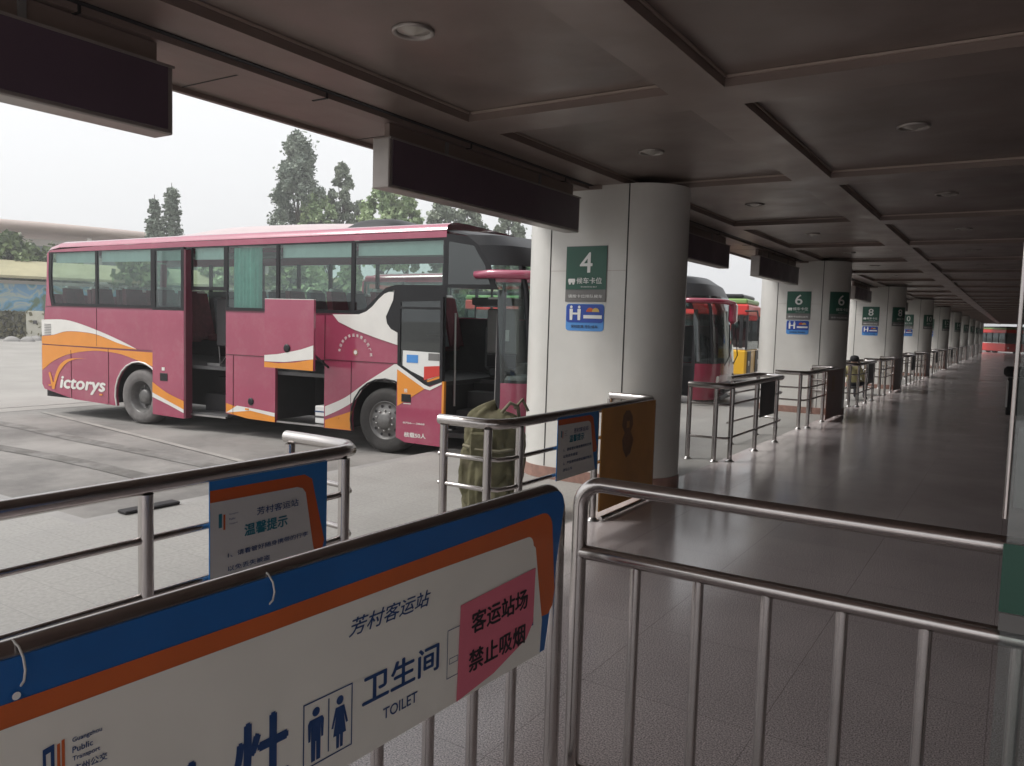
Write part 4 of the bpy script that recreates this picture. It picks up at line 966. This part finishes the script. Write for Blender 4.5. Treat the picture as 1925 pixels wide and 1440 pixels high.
# ================================================================ SACK, BIN, PERSON
canvas = mat('olive_canvas', (.105,.096,.052), .9, var=.3, scale=5, bump=.9, bscale=11, var2=(.17,.14,.10), amt2=.6, scale2=4)
sk = empty('canvas_sack', (-3.72,5.52,0), R(28), 'large olive green canvas sack standing behind the steel railing, by the coach door', 'sack')
g = MB(); nz, na = 44, 64; vs = []
for j in range(nz+1):
    t = j/nz; z = .93*t
    rx = .235*(1-.10*math.cos(6.3*t))*(1-.9*max(0,(t-.88)/.12)**2.2) * (.86 if t < .02 else 1); ry = .20*(1-.9*max(0,(t-.86)/.14)**2)
    for i in range(na):
        a = 2*math.pi*i/na; p = Vector((math.cos(a)*1.7, math.sin(a)*1.7, z*2.1))
        d = 1+.20*noise.noise(p*1.8)+.10*abs(noise.noise(Vector((p.x*2+z*3,p.y*2,z*9))))-.12*(1-min(1,abs(noise.noise(Vector((p.x*1.5,p.y*1.5,z*3.5+4))))*6))+.09*noise.noise(Vector((p.x*3.2+.9*z*6, p.y*3.2, z*3)))+(.05-.03*t)*math.sin(a*8+z*9+3*noise.noise(p))
        lean = .05*t
        vs.append((math.copysign(abs(math.cos(a))**.75, math.cos(a))*rx*d+lean, math.copysign(abs(math.sin(a))**.75, math.sin(a))*ry*d, z+ (.06*noise.noise(Vector((a,0,3))) - .05*math.cos(a))*t**4))
g.add(vs, [(j*na+i, j*na+(i+1)%na, (j+1)*na+(i+1)%na, (j+1)*na+i) for j in range(nz) for i in range(na)], canvas, True)
g.add(vs[-na:], [tuple(range(na))], canvas, True); g.build('sack_body', sk)
g = MB(); strapm = mat('olive_strap', (.20,.18,.12), .8, var=.2, scale=9)
g.tube([(.10,-.1,.90),(.17,-.13,.985),(.23,-.08,.95),(.24,-.02,.86)], .016, strapm, 8); g.tube([(.20,-.02,.93),(.26,.05,1.0),(.31,.06,.9)], .014, strapm, 8)
g.tube([(-.21,-.16,.62),(-.1,-.225,.60),(.1,-.225,.585),(.21,-.15,.60)], .014, strapm, 8); g.build('strap', sk)
g = MB(); g.box((-.15,-.235,.50),(.02,-.18,.74), canvas, .015); g.build('pocket', sk)

bn = empty('litter_bin', (.02,19.0,0), 0, 'black litter bin with a pale side strip, against the right edge of the platform', 'bin')
g = MB(); g.box((-.12,-.2,.08),(.3,.2,.84), blackmatte, .02); g.build('bin_body', bn)
g = MB(); g.box((-.20,-.24,.86),(.34,.24,1.06), blackmatte, .05); g.build('lid', bn)
g = MB(); g.box((-.135,-.21,.24),(-.10,.18,.78), signwhite, .004); g.build('side_strip', bn)

# seated person in a cap beyond the number 6 pillar
ps = empty('person', (-3.32,20.75,0), R(160), 'person in black cap and dull yellow jacket sitting beyond the number 6 pillar', 'person')
def skin(name, joints, edges, radii, parent, mats_by, lvl=1):
    me = bpy.data.meshes.new(name); me.from_pydata(joints, edges, []); o = bpy.data.objects.new(name, me); S.collection.objects.link(o)
    md = o.modifiers.new('s', 'SKIN'); me.skin_vertices[0].data[0].use_root = True
    for i, r_ in enumerate(radii): me.skin_vertices[0].data[i].radius = (r_, r_) if not isinstance(r_, tuple) else r_
    md2 = o.modifiers.new('u', 'SUBSURF'); md2.levels = lvl; md2.render_levels = lvl
    bpy.context.view_layer.update()
    m2 = bpy.data.meshes.new_from_object(o.evaluated_get(bpy.context.evaluated_depsgraph_get()))
    bpy.data.objects.remove(o); o = bpy.data.objects.new(name, m2); S.collection.objects.link(o); o.parent = parent
    ms = []
    for p in m2.polygons:
        m = mats_by(p.center)
        if m not in ms: ms.append(m); m2.materials.append(m)
        p.material_index = ms.index(m); p.use_smooth = True
    return o
jac = mat('jacket_yellow', (.30,.27,.13), .85, var=.15, scale=8); tro = mat('trousers_dark', (.03,.028,.04), .85, var=.2, scale=8); skn = mat('skin', (.42,.26,.19), .55); hairm = mat('black_cap', (.012,.012,.014), .7); shoe = mat('shoe_black', (.02,.02,.02), .5)
J = [(0,0,.42),(0,.02,.55),(0,.03,.70),(0,.02,.80),(0,.0,.86),(0,-.01,.92),(0,-.02,.99),
     (.17,.01,.79),(.22,-.06,.60),(.14,-.22,.50),(.10,-.28,.49), (-.17,.01,.79),(-.22,-.06,.60),(-.14,-.22,.50),(-.10,-.28,.49),
     (.10,-.04,.42),(.12,-.38,.44),(.12,-.36,.08),(.12,-.48,.04), (-.10,-.04,.42),(-.12,-.38,.44),(-.12,-.36,.08),(-.12,-.48,.04)]
E_ = [(0,1),(1,2),(2,3),(3,4),(4,5),(5,6),(3,7),(7,8),(8,9),(9,10),(3,11),(11,12),(12,13),(13,14),(0,15),(15,16),(16,17),(17,18),(0,19),(19,20),(20,21),(21,22)]
rad = [.13,(.14,.10),(.16,.105),(.12,.09),.055,.088,.082,.062,.048,.038,.032,.062,.048,.038,.032,.09,.066,.045,.035,.09,.066,.045,.035]
def pm(c):
    if c.z > .85 and abs(c.x) < .1: return skn
    if abs(c.y+.28) < .05 and c.z > .44 and c.z < .53: return skn
    if c.z > .5 or (c.y > -.3 and c.z > .455): return jac
    if c.z < .075: return shoe
    return tro
skin('body', J, E_, rad, ps, pm, 2)
g = MB(); g.lathe([(.098,.955),(.106,.99),(.104,1.04),(.08,1.085),(.04,1.10),(.001,1.105)], hairm, (0,-.015,0), n=24); g.sheet([(-.08,-.10),(.08,-.10),(.06,-.20),(0,-.215),(-.06,-.20)], hairm, lambda u,v,w:(u,v,1.0-w*1), .012); g.build('cap', ps)
sl = empty('stool', (-3.32,20.75,0), 0, 'low plastic stool under the seated person in the black cap', 'stool')
g = MB(); g.lathe([(.001,.33),(.15,.33),(.16,.31),(.15,.29),(.001,.29)], darkgrey, n=20); g.build('seat', sl)
for a in range(4):
    g = MB(); x, y_ = .12*math.cos(R(45+90*a)), .12*math.sin(R(45+90*a)); g.tube([(x*1.25,y_*1.25,0),(x,y_,.3)], .014, darkgrey, 8); g.build('leg', sl)

# ================================================================ BACKGROUND
roofc = mat('arched_roof', (.80,.66,.60), .6, var=.1, scale=.3); bwall = mat('far_wall', (.60,.57,.53), .8, var=.08, scale=.3)
bgc = empty('terminal_hall', (-63,30,YZ), R(65), 'pale far hall with a low arched pink roof, behind the shrubs at left', 'building')
g = MB(); n = 24; vs = []
for j in (0, 12):
    for i in range(n+1):
        t = i/n; x = -22+44*t; vs.append((x, j-2, 6.95+.75*math.sin(math.pi*min(1,max(0,(t*1.0))))))
g.add(vs+[(a,b,c+.40) for a,b,c in vs], [(i,i+1,n+2+i,n+1+i)[::-1] for i in range(n)]+[(2*n+2+i,2*n+3+i,3*n+4+i,3*n+3+i) for i in range(n)]+[(i,i+1,2*n+3+i,2*n+2+i) for i in range(n)], roofc, True); g.build('roof', bgc)
g = MB(); g.box((-20,0,0),(20,.3,7.0), bwall); g.build('wall', bgc)
for i in range(9):
    g = MB(); x = -18+4.5*i; g.box((x-.15,-1.6,0),(x+.15,-1.3,7.2), bwall); g.build('column', bgc)
wdk = mat('far_window', (.22,.24,.25), .3)
for i in range(8):
    g = MB(); x = -17+4.5*i; g.box((x,-.03,4.6),(x+2.2,-.005,6.5), wdk); g.build('window', bgc)
shel = mat('shelter_roof', (.36,.33,.20), .7, var=.2, scale=.6); mural1 = None
def muralmat():
    m = bpy.data.materials.new('painted_mural'); m.use_nodes = True; t = m.node_tree; b = t.nodes['Principled BSDF']; b.inputs['Roughness'].default_value = .8
    tc = t.nodes.new('ShaderNodeTexCoord'); n = t.nodes.new('ShaderNodeTexNoise'); n.inputs['Scale'].default_value = .9; n.inputs['Detail'].default_value = 3; n.inputs['Distortion'].default_value = 1.2
    t.links.new(tc.outputs['Object'], n.inputs['Vector']); r_ = t.nodes.new('ShaderNodeValToRGB'); cr = r_.color_ramp
    cr.elements[0].position = .36; cr.elements[0].color = (.16,.24,.16,1); cr.elements[1].position = .62; cr.elements[1].color = (.22,.42,.62,1)
    e = cr.elements.new(.46); e.color = (.18,.42,.62,1); e = cr.elements.new(.54); e.color = (.50,.56,.50,1)
    t.links.new(n.outputs[0], r_.inputs[0]); t.links.new(r_.outputs[0], b.inputs['Base Color']); return m
mw = empty('mural_wall', (-50.2,22.6,YZ), R(62), 'low boundary wall painted with a blue mural, under an olive shelter roof at far left', 'wall')
g = MB(); g.box((-20,0,0),(60,.25,3.4), bwall); g.build('wall', mw)
g = MB(); g.box((-20,-.05,1.6),(60,-.01,3.2), muralmat()); g.build('mural', mw)
g = MB(); vs = [(-20,-1.2,3.5),(60,-1.2,3.5),(60,1.5,4.5),(-20,1.5,4.5)]; g.add(vs+[(a,b,c+.15) for a,b,c in vs], [(3,2,1,0),(4,5,6,7),(0,1,5,4),(1,2,6,5),(2,3,7,6),(3,0,4,7)], shel); g.build('roof', mw)
for i in range(14):
    g = MB(); g.box((-19+6*i,-1.0,0),(-18.85+6*i,-.85,3.5), darkgrey); g.build('post', mw)
cab = empty('utility_cabinet', (-48.5,23.9,YZ), R(62), 'pale cabinet standing in front of the mural wall, just behind the coach tail', 'cabinet')
g = MB(); g.box((-.45,-.3,.1),(.45,.3,1.65), mat('cabinet_paint',(.62,.60,.50),.5,var=.06,scale=3), .02); g.build('case', cab)
g = MB(); g.box((-.1,-.33,.9),(.1,-.301,1.1), darkgrey); g.build('handle', cab)

def leafmat(name, c1, c2):
    m = bpy.data.materials.new(name); m.use_nodes = True; t = m.node_tree; b = t.nodes['Principled BSDF']; b.inputs['Roughness'].default_value = .6
    tc = t.nodes.new('ShaderNodeTexCoord'); n = t.nodes.new('ShaderNodeTexNoise'); n.inputs['Scale'].default_value = 1.1; n.inputs['Detail'].default_value = 5
    t.links.new(tc.outputs['Object'], n.inputs['Vector']); r_ = t.nodes.new('ShaderNodeValToRGB'); r_.color_ramp.elements[0].position = .38; r_.color_ramp.elements[1].position = .62
    r_.color_ramp.elements[0].color = (*c1,1); r_.color_ramp.elements[1].color = (*c2,1)
    t.links.new(n.outputs[0], r_.inputs[0]); t.links.new(r_.outputs[0], b.inputs['Base Color']); return m
l_dark = leafmat('conifer_needles', (.15,.19,.15), (.25,.29,.23)); l_mid = leafmat('grey_green_leaves', (.19,.23,.17), (.32,.36,.27)); l_lt = leafmat('light_leaves', (.22,.31,.15), (.38,.47,.25)); l_hd = leafmat('hedge_leaves', (.08,.12,.05), (.18,.24,.09))
barkm = mat('bark', (.10,.085,.07), .9, var=.3, scale=4)
rng = np.random.default_rng(7)
def leafcloud(pts, size, m):
    """pts Nx3 numpy -> quads randomly turned"""
    N = len(pts); a = rng.normal(size=(N,3)); a /= np.linalg.norm(a,axis=1)[:,None]; b = rng.normal(size=(N,3)); b -= (a*b).sum(1)[:,None]*a; b /= np.linalg.norm(b,axis=1)[:,None]
    s = size*(.6+.8*rng.random((N,1))); a = a*s; b = b*s*.6
    V = np.concatenate([(pts-a-b)[:,None],(pts+a-b)[:,None],(pts+a+b)[:,None],(pts-a+b)[:,None]],1).reshape(-1,3)
    F_ = np.arange(4*N).reshape(N,4); return V, F_
def cloud_obj(name, pts, size, m, parent):
    V, F_ = leafcloud(np.array(pts), size, m); me = bpy.data.meshes.new(name); me.from_pydata(V.tolist(), [], F_.tolist()); me.materials.append(m); me.update()
    o = bpy.data.objects.new(name, me); S.collection.objects.link(o); o.parent = parent; return o
def norfolk(loc, H, w, label, dens=1.0):
    t = empty('norfolk_pine', loc, rng.random()*6, label, 'tree', 'tiered conifers beyond the yard'); pts = []; g = MB(); g.tube([(0,0,0),(0,0,H*.6),(0,0,H)], [.22,.12,.02], barkm, 8)
    z = H*.30; tier = 0
    while z < H*.98:
        f = 1-(z-H*.3)/(H*.7); rr = w*(.10+.90*f**.9)*(.7+.5*rng.random()); nb = 6
        for i in range(nb):
            a = 2*math.pi*(i+tier*.5)/nb+rng.normal()*.15; r2_ = rr*(.8+.35*rng.random())
            g.tube([(0,0,z-.1),(r2_*.6*math.cos(a),r2_*.6*math.sin(a),z-.05),(r2_*math.cos(a),r2_*math.sin(a),z+.15*r2_)], [.04,.025,.01], barkm, 5)
            for k in range(int(190*dens*max(.3,r2_/w))):
                u = .15+.9*rng.random(); q = u*r2_; sp = .16*w*(1.15-u*.6)
                pts.append((q*math.cos(a)+rng.normal()*sp*.6, q*math.sin(a)+rng.normal()*sp*.6, z-.05+.18*u*r2_*u+rng.normal()*.075))
        z += H*.040*(1.2-.4*(1-f)); tier += 1
    g.build('trunk', t); cloud_obj('crown', pts, .085, l_dark, t)
def tree(name, loc, H, w, label, m, shape, n=5000, leaf=.13, z0=.15, group='trees beyond the yard', cat='tree'):
    """shape(f)-> relative radius at height fraction"""
    t = empty(name, loc, 0, label, cat, group); g = MB(); g.tube([(0,0,0),(.1,0,H*.4),(0,.1,H*.8)], [w*.10+.08,w*.06+.05,.03], barkm, 8)
    n = int(n*1.5); leaf *= .8
    cl = []
    for i in range(80):
        f = z0+(1-z0)*rng.random()**.9; r_ = w*shape((f-z0)/(1-z0)); a = rng.random()*6.283; q = r_*(.35+.6*rng.random()**.5)
        c = (q*math.cos(a), q*math.sin(a), f*H); cl.append((c, max(.18, w*.20*(.6+.7*rng.random()))))
        if i < 20: g.tube([(0,0,c[2]*.75),(c[0]*.6,c[1]*.6,c[2]*.92),c], [.06,.035,.012], barkm, 5)
    pts = []
    for i in range(n):
        c, r_ = cl[rng.integers(len(cl))]; d = rng.normal(size=3); d /= np.linalg.norm(d); q = r_*rng.random()**.4*(1+.25*rng.normal())
        pts.append((c[0]+d[0]*q, c[1]+d[1]*q, c[2]+d[2]*q*1.1))
    g.build('trunk', t); cloud_obj('crown', pts, leaf, m, t)
norfolk((-49.7,33.6,YZ), 10.7, 1.35, 'taller of the two tiered conifers above the coach roof at left', 1.2)
norfolk((-50.3,32.7,YZ), 9.8, 1.15, 'shorter and thinner of the two tiered conifers above the coach roof at left', .8)
cone = lambda f: max(.05, (1-f)**.75)*(1.0+.22*math.sin(f*17))
oval = lambda f: max(.1, math.sin(math.pi*(.12+.86*f))**.7)
tree('conifer', (-46.0,41.5,YZ), 15.4, 2.75, 'tall broad dark conifer rising above the middle of the coach roof', l_dark, cone, 14000, .12, .42)
tree('slender_tree', (-43.8,43.9,YZ), 13.3, 1.05, 'slender grey green tree just right of the tall broad conifer', l_mid, oval, 4500, .14, .55)
tree('small_tree', (-42.7,44.7,YZ), 10.7, .75, 'tiny rounded tree top right of the slender tree', l_mid, oval, 1200, .14, .62)
tree('broadleaf_tree', (-44.6,42.2,YZ), 10.8, 1.7, 'light green broadleaf crown low in front of the slender tree', l_lt, oval, 3500, .15, .5)
tree('broadleaf_tree', (-36.9,40.8,YZ), 10.6, 1.7, 'light green rounded tree above the front of the coach roof', l_lt, oval, 5000, .15, .5)
tree('broadleaf_tree', (-35.7,42.0,YZ), 10.2, 1.3, 'light green tree partly behind the hanging display box, right of the rounded one', l_lt, oval, 3500, .15, .5)
tree('broadleaf_tree', (-35.6,45.8,YZ), 10.4, 1.5, 'grey green tree under the hanging display box, left one of that pair', l_mid, oval, 4000, .15, .5)
tree('broadleaf_tree', (-34.0,46.9,YZ), 10.1, 1.4, 'grey green tree under the hanging display box, right one of that pair', l_mid, oval, 4000, .15, .5)
tree('broadleaf_tree', (-31.6,48.6,YZ), 9.6, 1.4, 'low grey green tree top above the black front of the coach roof', l_mid, oval, 3500, .15, .5)
# trees seen through the coach windows
for i, (x, y_) in enumerate(((-47,29.5),(-44.5,34),(-42,37.5),(-39.5,38.5),(-33.5,44),(-30,49.5))):
    tree('broadleaf_tree', (x,y_,YZ), (5.3,5.6,6.3,6.8,7.3,7.6)[i], 2.3, '%s bushy green tree behind the coach, seen through its windows' % ['leftmost','second','third','fourth','fifth','rightmost'][i], l_lt if i%2 else l_hd, oval, 3500, .2, .1)
tree('shrub', (-52.9,24.6,YZ), 6.0, 2.4, 'dense green shrub behind the mural wall at the far left edge', l_hd, oval, 7000, .16, .3, cat='shrub')
tree('shrub', (-52.2,27.2,YZ), 5.5, 1.9, 'lower green shrub behind the mural wall, beside the coach tail', l_hd, oval, 5000, .16, .3, cat='shrub')
# creepers at the foot of the mural wall
h0 = empty('hedge', (-50.0,22.4,YZ), R(62), 'brownish green hedge growing along the foot of the mural wall', 'hedge')
pts = np.stack([rng.uniform(-10,30,9000), -.5+rng.normal(size=9000)*.22, 1.55*rng.random(9000)**.8], 1); cloud_obj('foliage', pts, .12, leafmat('creeper_leaves', (.10,.10,.055), (.20,.18,.09)), h0)
for i, (x, y_, s_) in enumerate(((-45.3,21.1,.5),(-45.0,21.8,.42),(-46.4,22.9,.45))):
    g = MB(); vs = []
    for j in range(7):
        for k in range(12):
            a = 2*math.pi*k/12; ph = math.pi/2*j/6; q = s_*math.cos(ph)*(1+.2*math.sin(3*a+i)); vs.append((q*math.cos(a), q*math.sin(a)*.7, .28*math.sin(ph)))
    g.add(vs, [(j*12+k,j*12+(k+1)%12,(j+1)*12+(k+1)%12,(j+1)*12+k) for j in range(6) for k in range(12)], kerb, True)
    tag(g.build('kerb_rock', loc=(x,y_,YZ)), ['pale rock at the yard edge, leftmost of three','pale rock at the yard edge, middle of three','pale rock at the yard edge, nearest the coach tail'][i], 'rock', 'rocks by the mural wall')

# ================================================================ HAZE
hz = bpy.data.materials.new('haze'); hz.use_nodes = True; t = hz.node_tree; t.nodes.clear()
pv = t.nodes.new('ShaderNodeVolumePrincipled'); pv.inputs['Color'].default_value = (.99,.99,.99,1); pv.inputs['Density'].default_value = .0026
oo = t.nodes.new('ShaderNodeOutputMaterial'); t.links.new(pv.outputs[0], oo.inputs['Volume'])
g = MB(); g.box((-130,-60,YZ-1),(60,150,24), hz); tag(g.build('haze'), kind='stuff')
